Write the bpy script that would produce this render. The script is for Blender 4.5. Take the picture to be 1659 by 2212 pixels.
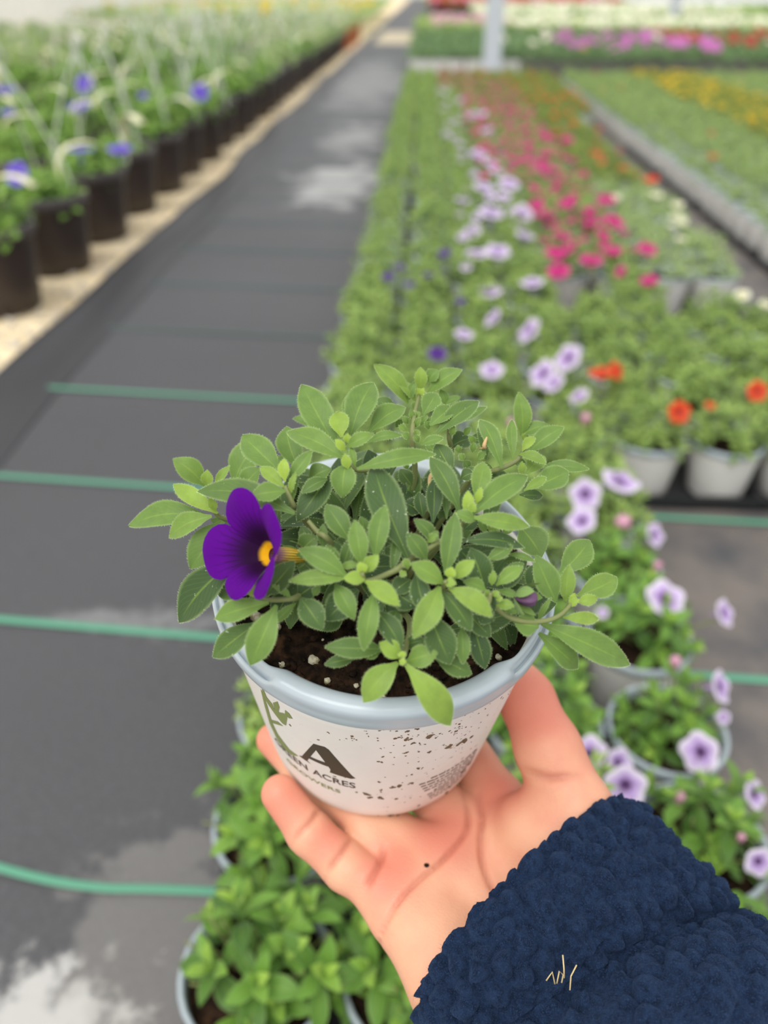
import bpy, bmesh, math, random
import numpy as np
from mathutils import Vector, Matrix, kdtree
from mathutils.geometry import tessellate_polygon

for o in list(bpy.data.objects):
    bpy.data.objects.remove(o)
scene = bpy.context.scene
COL = scene.collection

# ---------------------------------------------------------------- camera
cam_data = bpy.data.cameras.new('camera')
cam = bpy.data.objects.new('camera', cam_data)
COL.objects.link(cam)
PITCH, YAW = math.radians(34.6), math.radians(2.8)
cam.location = (0, 0, 0.70)
cam.rotation_euler = (math.pi / 2 - PITCH, 0, YAW)
cam_data.sensor_fit = 'VERTICAL'
cam_data.sensor_height = 34.6
cam_data.lens = 34.6 * 1662 / 2212
cam_data.clip_start = 0.01
cam_data.clip_end = 200
cam_data.dof.use_dof = True
cam_data.dof.focus_distance = 0.236
cam_data.dof.aperture_fstop = 26.0 / 4.3      # a phone lens: about 4.3 mm of glass
scene.camera = cam

# ---------------------------------------------------------------- light: soft daylight through a greenhouse roof
world = bpy.data.worlds.new('world')
scene.world = world
world.use_nodes = True
wn = world.node_tree.nodes
wl = world.node_tree.links
bg = wn['Background']
tc = wn.new('ShaderNodeTexCoord')
sp = wn.new('ShaderNodeSeparateXYZ')
mr = wn.new('ShaderNodeMapRange')
mr.inputs['From Min'].default_value = -0.1
mr.inputs['From Max'].default_value = 0.9
mr.inputs['To Min'].default_value = 0.0
mr.inputs['To Max'].default_value = 1.0
mx = wn.new('ShaderNodeMix')
mx.data_type = 'RGBA'
mx.inputs['A'].default_value = (0.86, 0.86, 0.85, 1)
mx.inputs['B'].default_value = (1.0, 1.0, 1.0, 1)
wl.new(tc.outputs['Generated'], sp.inputs[0])
wl.new(sp.outputs['Z'], mr.inputs['Value'])
wl.new(mr.outputs[0], mx.inputs['Factor'])
wl.new(mx.outputs['Result'], bg.inputs['Color'])
bg.inputs['Strength'].default_value = 0.82
sun_data = bpy.data.lights.new('sun', 'SUN')
sun = bpy.data.objects.new('sun', sun_data)
COL.objects.link(sun)
sun_data.energy = 1.8
sun_data.angle = math.radians(42)
sun_data.color = (1.0, 0.98, 0.94)
sun.rotation_euler = (math.radians(24), math.radians(-16), 0)

scene.view_settings.view_transform = 'Standard'
scene.view_settings.look = 'None'
scene.view_settings.gamma = 1.0
scene.view_settings.use_curve_mapping = False
scene.view_settings.exposure = 0.35
scene.cycles.max_bounces = 5
scene.cycles.diffuse_bounces = 3
scene.cycles.glossy_bounces = 2
scene.cycles.transmission_bounces = 3
scene.cycles.transparent_max_bounces = 4

# ---------------------------------------------------------------- helpers
def lin(r, g, b):
    f = lambda c: (c / 12.92 if c <= 0.04045 else ((c + 0.055) / 1.055) ** 2.4)
    return (f(r / 255), f(g / 255), f(b / 255), 1.0)

class NT:
    """small wrapper to write node materials in few lines"""
    def __init__(self, name):
        self.m = bpy.data.materials.new(name)
        self.m.use_nodes = True
        self.t = self.m.node_tree
        self.b = self.t.nodes['Principled BSDF']
        self.out = self.t.nodes['Material Output']
    def n(self, typ, **kw):
        x = self.t.nodes.new('ShaderNode' + typ)
        for k, v in kw.items():
            if hasattr(x, k) and k not in x.inputs:
                setattr(x, k, v)
            else:
                x.inputs[k].default_value = v
        return x
    def l(self, a, b):
        self.t.links.new(a, b)
    def set(self, **kw):
        for k, v in kw.items():
            self.b.inputs[k.replace('_', ' ')].default_value = v
        return self
    def coord(self, which='Object'):
        return self.n('TexCoord').outputs[which]
    def noise(self, scale, vec=None, detail=4.0, rough=0.55):
        x = self.n('TexNoise', Scale=scale, Detail=detail, Roughness=rough)
        if vec is not None:
            self.l(vec, x.inputs['Vector'])
        return x.outputs['Fac']
    def ramp(self, fac, lo, hi, a=0.0, b=1.0):
        x = self.n('MapRange')
        x.interpolation_type = 'SMOOTHSTEP'
        for k, v in (('From Min', lo), ('From Max', hi), ('To Min', a), ('To Max', b)):
            x.inputs[k].default_value = v
        self.l(fac, x.inputs['Value'])
        return x.outputs['Result']
    def math(self, op, a, b=None):
        x = self.n('Math', operation=op)
        for i, v in enumerate((a, b)):
            if v is None:
                continue
            if isinstance(v, (int, float)):
                x.inputs[i].default_value = v
            else:
                self.l(v, x.inputs[i])
        return x.outputs[0]
    def mix(self, fac, a, b, blend='MIX'):
        x = self.n('Mix', data_type='RGBA', blend_type=blend)
        for k, v in (('Factor', fac), ('A', a), ('B', b)):
            s = [i for i in x.inputs if i.name == k and (k == 'Factor' and i.type == 'VALUE' or i.type == 'RGBA')][0]
            if isinstance(v, (int, float, tuple)):
                s.default_value = v
            else:
                self.l(v, s)
        return [o for o in x.outputs if o.type == 'RGBA'][0]
    def color(self, c):
        if isinstance(c, tuple):
            self.b.inputs['Base Color'].default_value = c
        else:
            self.l(c, self.b.inputs['Base Color'])
        return self
    def bump(self, fac, strength=0.3, dist=0.001):
        x = self.n('Bump', Strength=strength, Distance=dist)
        self.l(fac, x.inputs['Height'])
        self.l(x.outputs[0], self.b.inputs['Normal'])
        return self

def mesh_obj(name, verts, faces, mats=(), parent=None, smooth=True, uv=None, midx=None, attr=None, link=True):
    me = bpy.data.meshes.new(name)
    me.from_pydata(np.asarray(verts, dtype=float).tolist(), [], [list(map(int, f)) for f in faces] if not isinstance(faces, np.ndarray) else faces.tolist())
    finish(me, mats, smooth, uv, midx, attr)
    return obj(name, me, parent) if link else me

def finish(me, mats, smooth, uv, midx, attr):
    for m in mats:
        me.materials.append(m)
    if smooth:
        me.polygons.foreach_set('use_smooth', [True] * len(me.polygons))
    if midx is not None:
        me.polygons.foreach_set('material_index', np.asarray(midx, dtype=np.int32))
    if uv is not None:
        lay = me.uv_layers.new(name='uv')
        vi = np.empty(len(me.loops), dtype=np.int32)
        me.loops.foreach_get('vertex_index', vi)
        lay.data.foreach_set('uv', np.asarray(uv, dtype=np.float32)[vi].ravel())
    if attr is not None:
        for k, v in attr.items():
            a = me.attributes.new(k, 'FLOAT', 'POINT')
            a.data.foreach_set('value', np.asarray(v, dtype=np.float32))
    me.update()

def obj(name, me, parent=None, loc=None, mat=None, color=None):
    o = bpy.data.objects.new(name, me)
    COL.objects.link(o)
    if parent is not None:
        o.parent = parent
    if mat is not None:
        o.matrix_local = mat
    elif loc is not None:
        o.location = loc
    if color is not None:
        o.color = color
    return o

def tag(o, label, cat=None, group=None, kind=None):
    if label:
        o['label'] = label
    if cat:
        o['category'] = cat
    if group:
        o['group'] = group
    if kind:
        o['kind'] = kind
    return o

def lathe(profile, seg=48, close_top=False, close_bot=False):
    """profile: list of (r, z); returns verts, faces"""
    P = np.array(profile, float)
    a = np.linspace(0, 2 * np.pi, seg, endpoint=False)
    n = len(P)
    v = np.zeros((n, seg, 3))
    v[:, :, 0] = P[:, 0:1] * np.cos(a)
    v[:, :, 1] = P[:, 0:1] * np.sin(a)
    v[:, :, 2] = P[:, 1:2]
    f = []
    for i in range(n - 1):
        for j in range(seg):
            k = (j + 1) % seg
            f.append((i * seg + j, i * seg + k, (i + 1) * seg + k, (i + 1) * seg + j))
    if close_bot:
        f.append(tuple(range(seg - 1, -1, -1)))
    if close_top:
        f.append(tuple((n - 1) * seg + j for j in range(seg)))
    return v.reshape(-1, 3), f

def tube(points, radii, seg=8, cap=True):
    """swept tube along a polyline"""
    P = np.array(points, float)
    n = len(P)
    R = np.full(n, radii, float) if np.isscalar(radii) else np.array(radii, float)
    T = np.gradient(P, axis=0)
    T /= np.linalg.norm(T, axis=1)[:, None] + 1e-12
    ref = np.array([0.0, 0, 1]) if abs(T[0][2]) < 0.8 else np.array([1.0, 0, 0])
    v = []
    nrm = np.cross(T[0], ref)
    nrm /= np.linalg.norm(nrm)
    a = np.linspace(0, 2 * np.pi, seg, endpoint=False)
    for i in range(n):
        nrm = nrm - T[i] * (nrm @ T[i])
        nrm /= np.linalg.norm(nrm) + 1e-12
        b = np.cross(T[i], nrm)
        v.append(P[i] + R[i] * (np.cos(a)[:, None] * nrm + np.sin(a)[:, None] * b))
    v = np.concatenate(v)
    f = []
    for i in range(n - 1):
        for j in range(seg):
            k = (j + 1) % seg
            f.append((i * seg + j, i * seg + k, (i + 1) * seg + k, (i + 1) * seg + j))
    if cap:
        f.append(tuple(range(seg - 1, -1, -1)))
        f.append(tuple((n - 1) * seg + j for j in range(seg)))
    return v, f

def spline(pts, n):
    """Catmull-Rom through pts"""
    P = np.array(pts, float)
    if len(P) < 3:
        t = np.linspace(0, 1, n)[:, None]
        return P[0] * (1 - t) + P[-1] * t
    Q = np.vstack([2 * P[0] - P[1], P, 2 * P[-1] - P[-2]])
    out = []
    m = len(P) - 1
    for x in np.linspace(0, m - 1e-6, n):
        i = int(x)
        t = x - i
        p0, p1, p2, p3 = Q[i], Q[i + 1], Q[i + 2], Q[i + 3]
        out.append(0.5 * (2 * p1 + (p2 - p0) * t + (2 * p0 - 5 * p1 + 4 * p2 - p3) * t * t + (3 * p1 - p0 - 3 * p2 + p3) * t ** 3))
    return np.array(out)

def merge(parts):
    """[(v, f), ...] -> v, f"""
    V, F, k = [], [], 0
    for v, f in parts:
        V.append(np.asarray(v, float))
        F += [tuple(int(i) + k for i in q) for q in f]
        k += len(v)
    return np.concatenate(V), F

def unit(v):
    v = np.asarray(v, float)
    return v / (np.linalg.norm(v, axis=-1, keepdims=True) + 1e-12)

def lump(rng, r, squash=1.0, seg=6, rings=4, rough=0.25):
    """a small irregular stone or crumb"""
    v = []
    f = []
    v.append((0, 0, r))
    for i in range(1, rings):
        th = math.pi * i / rings
        for j in range(seg):
            a = 2 * math.pi * (j + 0.5 * (i % 2)) / seg
            k = r * (1 + rng.uniform(-rough, rough))
            v.append((k * math.sin(th) * math.cos(a), k * math.sin(th) * math.sin(a), k * math.cos(th)))
    v.append((0, 0, -r))
    for j in range(seg):
        f.append((0, 1 + j, 1 + (j + 1) % seg))
        for i in range(rings - 2):
            a, b = 1 + i * seg, 1 + (i + 1) * seg
            f.append((a + j, b + j, b + (j + 1) % seg, a + (j + 1) % seg))
        a = 1 + (rings - 2) * seg
        f.append((a + j, len(v) - 1, a + (j + 1) % seg))
    v = np.array(v)
    v[:, 2] *= squash
    return v, f

ONES = 'zeroth first second third fourth fifth sixth seventh eighth ninth tenth eleventh twelfth thirteenth fourteenth fifteenth sixteenth seventeenth eighteenth nineteenth'.split()
TENS = {2: 'twent', 3: 'thirt', 4: 'fort', 5: 'fift', 6: 'sixt', 7: 'sevent'}
def ordinal(n):
    if n < 20:
        return ONES[n]
    t, u = divmod(n, 10)
    return TENS[t] + 'ieth' if u == 0 else TENS[t] + 'y-' + ONES[u]

CAMP = np.array(cam.location)
cp, spc, cy_, sy_ = math.cos(PITCH), math.sin(PITCH), math.cos(YAW), math.sin(YAW)
FWD = np.array([-sy_ * cp, cy_ * cp, -spc])
RGT = np.array([cy_, sy_, 0])
UPV = np.cross(RGT, FWD)
def in_view(p, margin=0.06):
    """is a world point inside the camera's field of view (used only to leave out what is far outside it)"""
    d = np.asarray(p, float) - CAMP
    z = d @ FWD
    if z < 0.05:
        return False
    x, y = d @ RGT / z, d @ UPV / z
    hx, hy = 0.5 * 1659 / 1662, 0.5 * 2212 / 1662
    return abs(x) < hx + margin + 0.05 / z and abs(y) < hy + margin + 0.1 / z

# ---------------------------------------------------------------- materials
def simple(name, c, rough=0.6, **kw):
    m = NT(name).color(c).set(Roughness=rough, **kw)
    return m.m

def mat_fabric():
    m = NT('woven_ground_cover')
    co = m.coord('Object')
    sep = m.n('SeparateXYZ')
    m.l(co, sep.inputs[0])
    big = m.noise(1.3, co, 5)
    fine = m.noise(240, co, 2)
    c = m.mix(m.ramp(big, 0.3, 0.7), lin(62, 62, 65), lin(74, 74, 77))
    c = m.mix(m.ramp(fine, 0.3, 0.75), c, lin(84, 84, 87))
    # dried lime and dust stains, each with its own outline
    def blob(cx, cy, rx, ry, nscale, lo, hi):
        mp = m.n('Mapping', vector_type='POINT')
        mp.inputs['Location'].default_value = (-cx / rx, -cy / ry, 0)
        mp.inputs['Scale'].default_value = (1 / rx, 1 / ry, 0)
        m.l(co, mp.inputs['Vector'])
        ln = m.n('VectorMath', operation='LENGTH')
        m.l(mp.outputs[0], ln.inputs[0])
        nz = m.noise(nscale, co, 6, 0.65)
        s = m.math('ADD', ln.outputs['Value'], m.math('MULTIPLY', m.math('SUBTRACT', nz, 0.5), 2.6))
        return m.ramp(s, lo, hi, 1.0, 0.0)
    c = m.mix(m.math('MULTIPLY', blob(-0.36, 3.45, 0.22, 0.5, 6, 0.35, 1.1), 0.55), c, lin(196, 196, 194))
    c = m.mix(m.math('MULTIPLY', blob(-0.40, 4.6, 0.2, 0.6, 5, 0.3, 1.1), 0.4), c, lin(190, 190, 188))
    c = m.mix(m.math('MULTIPLY', blob(-0.5, 7.5, 0.35, 2.2, 2.5, 0.3, 1.3), 0.35), c, lin(185, 185, 183))
    c = m.mix(m.math('MULTIPLY', blob(-0.30, 0.255, 0.10, 0.075, 34, 0.35, 1.0), 0.8), c, lin(205, 203, 199))
    c = m.mix(m.math('MULTIPLY', blob(-0.37, 0.74, 0.12, 0.03, 22, 0.3, 1.1), 0.35), c, lin(170, 170, 170))
    c = m.mix(m.math('MULTIPLY', blob(-0.17, 0.35, 0.17, 0.15, 9, 0.6, 0.85), 0.33), c, lin(156, 152, 146))
    # brown dust trodden into the aisle on the right
    dust = m.math('MULTIPLY', m.ramp(sep.outputs['X'], 0.2, 0.36), m.ramp(m.noise(9, co, 5), 0.25, 0.7))
    c = m.mix(m.math('MULTIPLY', dust, 0.75), c, lin(128, 118, 110))
    c = m.mix(m.math('MULTIPLY', m.ramp(sep.outputs['Y'], 12.0, 12.4), m.ramp(sep.outputs['Y'], 15.5, 15.2)), c, lin(190, 176, 146))
    c = m.mix(m.ramp(m.noise(60, co, 2), 0.74, 0.80), c, lin(150, 148, 145))
    m.color(c).set(Roughness=0.55)
    # weave
    w1 = m.n('TexWave', Scale=300.0, bands_direction='X')
    w2 = m.n('TexWave', Scale=300.0, bands_direction='Y')
    m.l(co, w1.inputs['Vector'])
    m.l(co, w2.inputs['Vector'])
    m.bump(m.math('ADD', m.math('MULTIPLY', w1.outputs['Fac'], w2.outputs['Fac']), m.math('MULTIPLY', m.noise(14, co), 3.0)), 0.35, 0.0015)
    return m.m

def mat_sand():
    m = NT('beige_gravel')
    co = m.coord('Object')
    c = m.mix(m.ramp(m.noise(7, co, 6), 0.3, 0.7), lin(218, 194, 150), lin(242, 222, 182))
    c = m.mix(m.ramp(m.noise(3.1, co, 3), 0.58, 0.75), c, lin(204, 152, 100))
    c = m.mix(m.ramp(m.noise(160, co, 3), 0.4, 0.8), c, lin(238, 226, 200))
    m.color(c).set(Roughness=0.9)
    m.bump(m.noise(130, co, 4), 0.8, 0.006)
    return m.m

def mat_leaf(name, dark, mid, young, specks=True, trans=0.22, use_obj_color=True):
    """leaf green by tone: attribute 'tone' on merged foliage, object colour (red channel) on single leaves"""
    m = NT(name)
    if use_obj_color:
        oi = m.n('ObjectInfo')
        sp_ = m.n('SeparateColor')
        m.l(oi.outputs['Color'], sp_.inputs[0])
        tone = sp_.outputs[0]
    else:
        at = m.n('Attribute', attribute_name='tone')
        tone = at.outputs['Fac']
    co = m.coord('Object')
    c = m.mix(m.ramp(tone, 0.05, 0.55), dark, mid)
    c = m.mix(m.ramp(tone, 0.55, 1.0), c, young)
    uvn = m.n('TexCoord').outputs['UV']
    sx = m.n('SeparateXYZ')
    m.l(uvn, sx.inputs[0])
    off = m.math('ABSOLUTE', m.math('SUBTRACT', sx.outputs['X'], 0.5))
    along = sx.outputs['Y']
    rib = m.math('MULTIPLY', m.ramp(off, 0.0, 0.05, 1.0, 0.0), m.ramp(along, 1.0, 0.55))
    wv = m.n('TexWave', Scale=3.2, Distortion=1.2, bands_direction='Y')
    mp = m.n('CombineXYZ')
    m.l(off, mp.inputs[0])
    m.l(m.math('SUBTRACT', along, m.math('MULTIPLY', off, 0.7)), mp.inputs[1])
    m.l(mp.outputs[0], wv.inputs['Vector'])
    vein = m.ramp(wv.outputs['Fac'], 0.75, 1.0)
    c = m.mix(m.math('MULTIPLY', vein, 0.05), c, young)
    c = m.mix(m.math('MULTIPLY', rib, 0.45), c, lin(150, 180, 70))
    c = m.mix(m.math('MULTIPLY', m.ramp(off, 0.40, 0.5), 0.28), c, lin(176, 200, 130))
    c = m.mix(m.math('MULTIPLY', m.ramp(m.noise(260, co, 3), 0.35, 0.7), 0.20), c, dark)
    if specks:
        sp2 = m.math('MULTIPLY', m.ramp(m.noise(900, co, 2), 0.70, 0.74), m.ramp(tone, 0.45, 0.1))
        c = m.mix(m.math('MULTIPLY', sp2, 0.8), c, lin(225, 232, 215))
    geo = m.n('NewGeometry')
    c = m.mix(m.math('MULTIPLY', geo.outputs['Backfacing'], 0.5), c, lin(150, 182, 112))
    m.color(c).set(Roughness=0.52)
    m.b.inputs['Specular IOR Level'].default_value = 0.35
    m.b.inputs['Sheen Weight'].default_value = 0.12
    m.b.inputs['Sheen Roughness'].default_value = 0.5
    if specks:
        m.bump(m.math('ADD', m.math('MULTIPLY', m.noise(1800, co, 2), 0.5), m.math('MULTIPLY', vein, -0.15)), 0.25, 0.0003)
    tr = m.n('BsdfTranslucent')
    m.l(c, tr.inputs['Color'])
    ms = m.n('MixShader')
    ms.inputs[0].default_value = trans
    m.l(m.b.outputs[0], ms.inputs[1])
    m.l(tr.outputs[0], ms.inputs[2])
    m.l(ms.outputs[0], m.out.inputs['Surface'])
    return m.m

def mat_bloom(name, edge, mid, eye, r1=0.16, r2=0.42, vein=None):
    """flower colour by UV: y runs from throat to rim"""
    m = NT(name)
    sx = m.n('SeparateXYZ')
    m.l(m.coord('UV'), sx.inputs[0])
    y = sx.outputs['Y']
    c = m.mix(m.ramp(y, r1, r2), eye, mid)
    c = m.mix(m.ramp(y, r2 + 0.05, 0.95), c, edge)
    if vein is not None:
        wv = m.n('TexWave', Scale=2.0, Distortion=0.0, bands_direction='X')
        m.l(m.coord('UV'), wv.inputs['Vector'])
        c = m.mix(m.math('MULTIPLY', m.ramp(wv.outputs['Fac'], 0.6, 1.0), 0.35), c, vein)
    m.color(c).set(Roughness=0.55)
    tr = m.n('BsdfTranslucent')
    m.l(c, tr.inputs['Color'])
    ms = m.n('MixShader')
    ms.inputs[0].default_value = 0.3
    m.l(m.b.outputs[0], ms.inputs[1])
    m.l(tr.outputs[0], ms.inputs[2])
    m.l(ms.outputs[0], m.out.inputs['Surface'])
    return m.m

def mat_soil():
    m = NT('peat_soil')
    co = m.coord('Object')
    c = m.mix(m.ramp(m.noise(260, co, 5), 0.35, 0.7), lin(24, 17, 12), lin(62, 44, 31))
    c = m.mix(m.ramp(m.noise(90, co, 3), 0.62, 0.72), c, lin(84, 58, 40))
    m.color(c).set(Roughness=0.95)
    m.b.inputs['Specular IOR Level'].default_value = 0.15
    m.bump(m.noise(500, co, 5), 0.9, 0.002)
    return m.m

def mat_plastic(name, c, rough=0.35, dirt=None):
    m = NT(name)
    co = m.coord('Object')
    cc = m.mix(m.math('MULTIPLY', m.ramp(m.noise(55, co, 4), 0.45, 0.75), 0.25), c, tuple(x * 0.8 for x in c[:3]) + (1,))
    if dirt is not None:
        cc = m.mix(m.math('MULTIPLY', m.ramp(m.noise(120, co, 6, 0.7), 0.6, 0.78), 0.5), cc, dirt)
    m.color(cc).set(Roughness=rough)
    return m.m

M_FABRIC = mat_fabric()
M_SAND = mat_sand()
M_STRIPE = simple('green_woven_stripe', lin(88, 152, 124), 0.6)
M_STRIPE2 = simple('hazy_dusty_green_stripe', lin(76, 106, 96), 0.7)  # greyer for the far stripes: distance haze and dust put into the colour
M_SOIL = mat_soil()
M_RIM = mat_plastic('grey_blue_plastic', lin(172, 184, 191), 0.33)
M_WHITE = mat_plastic('white_plastic', lin(226, 224, 219), 0.4)
M_BLACK = mat_plastic('black_tray_plastic', lin(38, 38, 41), 0.4)
M_NURSERY = mat_plastic('dark_brown_nursery_plastic', lin(52, 42, 39), 0.42, lin(96, 68, 48))
M_NRIM = mat_plastic('dark_rim_highlight_plastic', lin(74, 68, 68), 0.32)  # lighter than the pot body: grey rim highlights put into the colour
M_RUST = mat_plastic('rust_orange_plastic', lin(176, 98, 50), 0.5)
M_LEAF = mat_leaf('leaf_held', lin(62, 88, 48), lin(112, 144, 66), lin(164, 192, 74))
M_LEAFP = mat_leaf('leaf_bed_single', lin(66, 104, 40), lin(112, 156, 60), lin(160, 194, 78), specks=False)
M_LEAFB = mat_leaf('leaf_bed', lin(94, 122, 58), lin(146, 174, 88), lin(184, 206, 114), specks=False, use_obj_color=False)
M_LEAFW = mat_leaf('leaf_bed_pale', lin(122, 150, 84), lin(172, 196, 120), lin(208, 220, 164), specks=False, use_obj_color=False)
M_LEAFG = mat_leaf('leaf_bed_grey_green', lin(110, 136, 78), lin(160, 184, 112), lin(194, 212, 138), specks=False, use_obj_color=False)
M_LEAFY = mat_leaf('leaf_bed_olive', lin(84, 104, 40), lin(134, 152, 60), lin(176, 186, 84), specks=False, use_obj_color=False)
M_LEAFD = mat_leaf('leaf_bed_deep', lin(62, 92, 50), lin(96, 132, 76), lin(136, 164, 104), specks=False, use_obj_color=False)
M_LEAFT = mat_leaf('leaf_basket', lin(74, 110, 42), lin(122, 164, 66), lin(174, 204, 104), specks=False, use_obj_color=False)
M_HAIR = simple('leaf_hair', lin(190, 208, 150), 0.7)
M_STEM = simple('stem', lin(122, 130, 78), 0.6)
BLOOM = {
    'l': mat_bloom('bloom_lilac', lin(244, 236, 250), lin(202, 170, 230), lin(66, 20, 78), 0.14, 0.38, lin(170, 120, 210)),
    'k': mat_bloom('bloom_pink_bud', lin(232, 178, 200), lin(222, 160, 190), lin(180, 120, 130)),
    'p': mat_bloom('bloom_violet', lin(92, 26, 158), lin(78, 18, 136), lin(40, 8, 60)),
    'o': mat_bloom('bloom_orange', lin(240, 82, 28), lin(226, 64, 20), lin(140, 30, 12)),
    'm': mat_bloom('bloom_magenta', lin(222, 34, 142), lin(206, 20, 122), lin(130, 8, 70)),
    'w': mat_bloom('bloom_white', lin(244, 244, 228), lin(240, 238, 206), lin(214, 190, 70)),
    'y': mat_bloom('bloom_yellow', lin(240, 208, 30), lin(228, 184, 20), lin(170, 110, 10)),
    'b': mat_bloom('bloom_blue_violet', lin(128, 106, 226), lin(104, 76, 206), lin(60, 34, 130)),
    'n': mat_bloom('bloom_pink', lin(222, 130, 206), lin(206, 104, 190), lin(150, 60, 130)),
    'r': mat_bloom('bloom_red', lin(196, 52, 44), lin(176, 40, 36), lin(120, 20, 20)),
    'f': mat_bloom('bloom_faded_rose', lin(186, 104, 118), lin(170, 84, 100), lin(120, 50, 60)),
}

# ---------------------------------------------------------------- the setting: floor, gravel, walls
def grid_sheet(x0, x1, y0, y1, nx, ny, zf):
    X, Y = np.meshgrid(np.linspace(x0, x1, nx), np.linspace(y0, y1, ny))
    v = np.stack([X, Y, zf(X, Y)], -1).reshape(-1, 3)
    i = np.arange(ny - 1)[:, None] * nx + np.arange(nx - 1)
    i = i.ravel()
    return v, np.stack([i, i + 1, i + nx + 1, i + nx], -1)

rs = np.random.RandomState(7)
def rolling(X, Y):
    return 0.0012 * np.sin(X * 9 + 1.3 * np.sin(Y * 3.1)) * np.sin(Y * 7 + X * 2)
v, f = grid_sheet(-0.86, 9.0, -0.6, 48.0, 120, 500, rolling)
floor = mesh_obj('floor', v, f, [M_FABRIC])
tag(floor, 'dark grey woven ground cover fabric laid as path', kind='structure')
# the turned-up edge of the fabric along the gravel
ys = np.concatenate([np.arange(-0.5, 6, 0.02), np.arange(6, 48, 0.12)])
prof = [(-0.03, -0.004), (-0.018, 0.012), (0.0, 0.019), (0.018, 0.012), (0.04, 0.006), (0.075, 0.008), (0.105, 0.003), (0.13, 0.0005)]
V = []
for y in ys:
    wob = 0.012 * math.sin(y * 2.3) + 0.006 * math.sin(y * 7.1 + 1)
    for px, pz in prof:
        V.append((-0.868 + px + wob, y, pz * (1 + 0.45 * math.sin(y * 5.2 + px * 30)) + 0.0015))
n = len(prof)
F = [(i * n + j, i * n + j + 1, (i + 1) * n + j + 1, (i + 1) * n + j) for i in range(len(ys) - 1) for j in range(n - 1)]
mesh_obj('fabric_fold', V, F, [mat_plastic('shaded_fold_edge', lin(52, 52, 55), 0.45)], floor)  # shade of the fold painted in as a tone darker than the fabric
# green marker threads woven across the fabric
def stripe(pts, w, mat=None):
    P = spline(pts, 60)
    T = unit(np.gradient(P, axis=0))
    N = np.stack([-T[:, 1], T[:, 0], 0 * T[:, 0]], -1)
    up = np.array([0, 0, 0.0016])
    V = np.concatenate([P - N * w / 2 + up, P + up * 1.9, P + N * w / 2 + up])
    F = []
    for i in range(59):
        F += [(i, i + 1, 60 + i + 1, 60 + i), (60 + i, 60 + i + 1, 120 + i + 1, 120 + i)]
    mesh_obj('green_stripe', V, F, [mat or M_STRIPE], floor)
stripe([(-0.5, 0.425, 0.001), (-0.387, 0.394, 0.001), (-0.293, 0.380, 0.001), (-0.18, 0.381, 0.001), (0.3, 0.381, 0.001)], 0.0085)
for k in range(1, 34):
    y0 = 0.382 + 0.3415 * k
    stripe([(-0.80, y0 + 0.030, 0.001), (-0.5, y0 + 0.008, 0.001), (-0.2, y0 - 0.012, 0.001), (0.35, y0 - 0.045, 0.001), (0.9, y0 - 0.07, 0.001)], 0.012 if k < 4 else 0.009, None if k < 4 else M_STRIPE2)
# gravel
v, f = grid_sheet(-7.0, -0.84, -0.6, 48, 60, 200, lambda X, Y: -0.003 + 0.004 * np.sin(X * 11) * np.sin(Y * 9))
gr = mesh_obj('floor_gravel', v, f, [M_SAND])
tag(gr, 'beige sandy gravel ground under the hanging baskets', kind='structure')
rng = random.Random(3)
parts = []
for i in range(700):
    y = 1.0 + 7 * rng.random() ** 1.7
    x = -0.90 - 0.10 * abs(rng.gauss(0, 1)) + 0.012 * math.sin(y * 2.3)
    lv, lf = lump(rng, rng.uniform(0.003, 0.010), 0.6, 5, 3)
    parts.append((lv + np.array([x, y, 0.003]), lf))
v, f = merge(parts)
st = mesh_obj('pebbles', v, f, [simple('pale_pebble', lin(206, 198, 184), 0.8)], gr, smooth=False)
st['kind'] = 'stuff'
# greenhouse walls: milky film over posts
def mat_film():
    m = NT('milky_greenhouse_film')
    m.color(lin(242, 243, 242)).set(Roughness=0.6)
    tr = m.n('BsdfTranslucent', Color=lin(246, 247, 246))
    ms = m.n('MixShader')
    ms.inputs[0].default_value = 0.6
    m.l(m.b.outputs[0], ms.inputs[1])
    m.l(tr.outputs[0], ms.inputs[2])
    m.l(ms.outputs[0], m.out.inputs['Surface'])
    return m.m
M_FILM = mat_film()
M_POST = mat_plastic('galvanised_post', lin(206, 212, 220), 0.4)
v, f = grid_sheet(0, 1, 0, 1, 2, 2, lambda X, Y: 0 * X)
def wall(name, a, b, h, label):
    V = [(*a, 0), (*b, 0), (*b, h), (*a, h)]
    d = unit(np.array([b[1] - a[1], a[0] - b[0]])) * 0.02
    V += [(p[0] + d[0], p[1] + d[1], p[2]) for p in V]
    F = [(0, 1, 2, 3), (7, 6, 5, 4), (0, 4, 5, 1), (3, 2, 6, 7), (1, 5, 6, 2), (0, 3, 7, 4)]
    w = mesh_obj(name, V, F, [M_FILM], smooth=False)
    return tag(w, label, kind='structure')
wall('wall_left', (-5.6, -0.5), (-5.6, 48), 2.6, 'milky plastic film side wall of greenhouse')
wall('wall_back', (-5.6, 48), (9, 48), 3.2, 'milky plastic film end wall of greenhouse')
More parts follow.
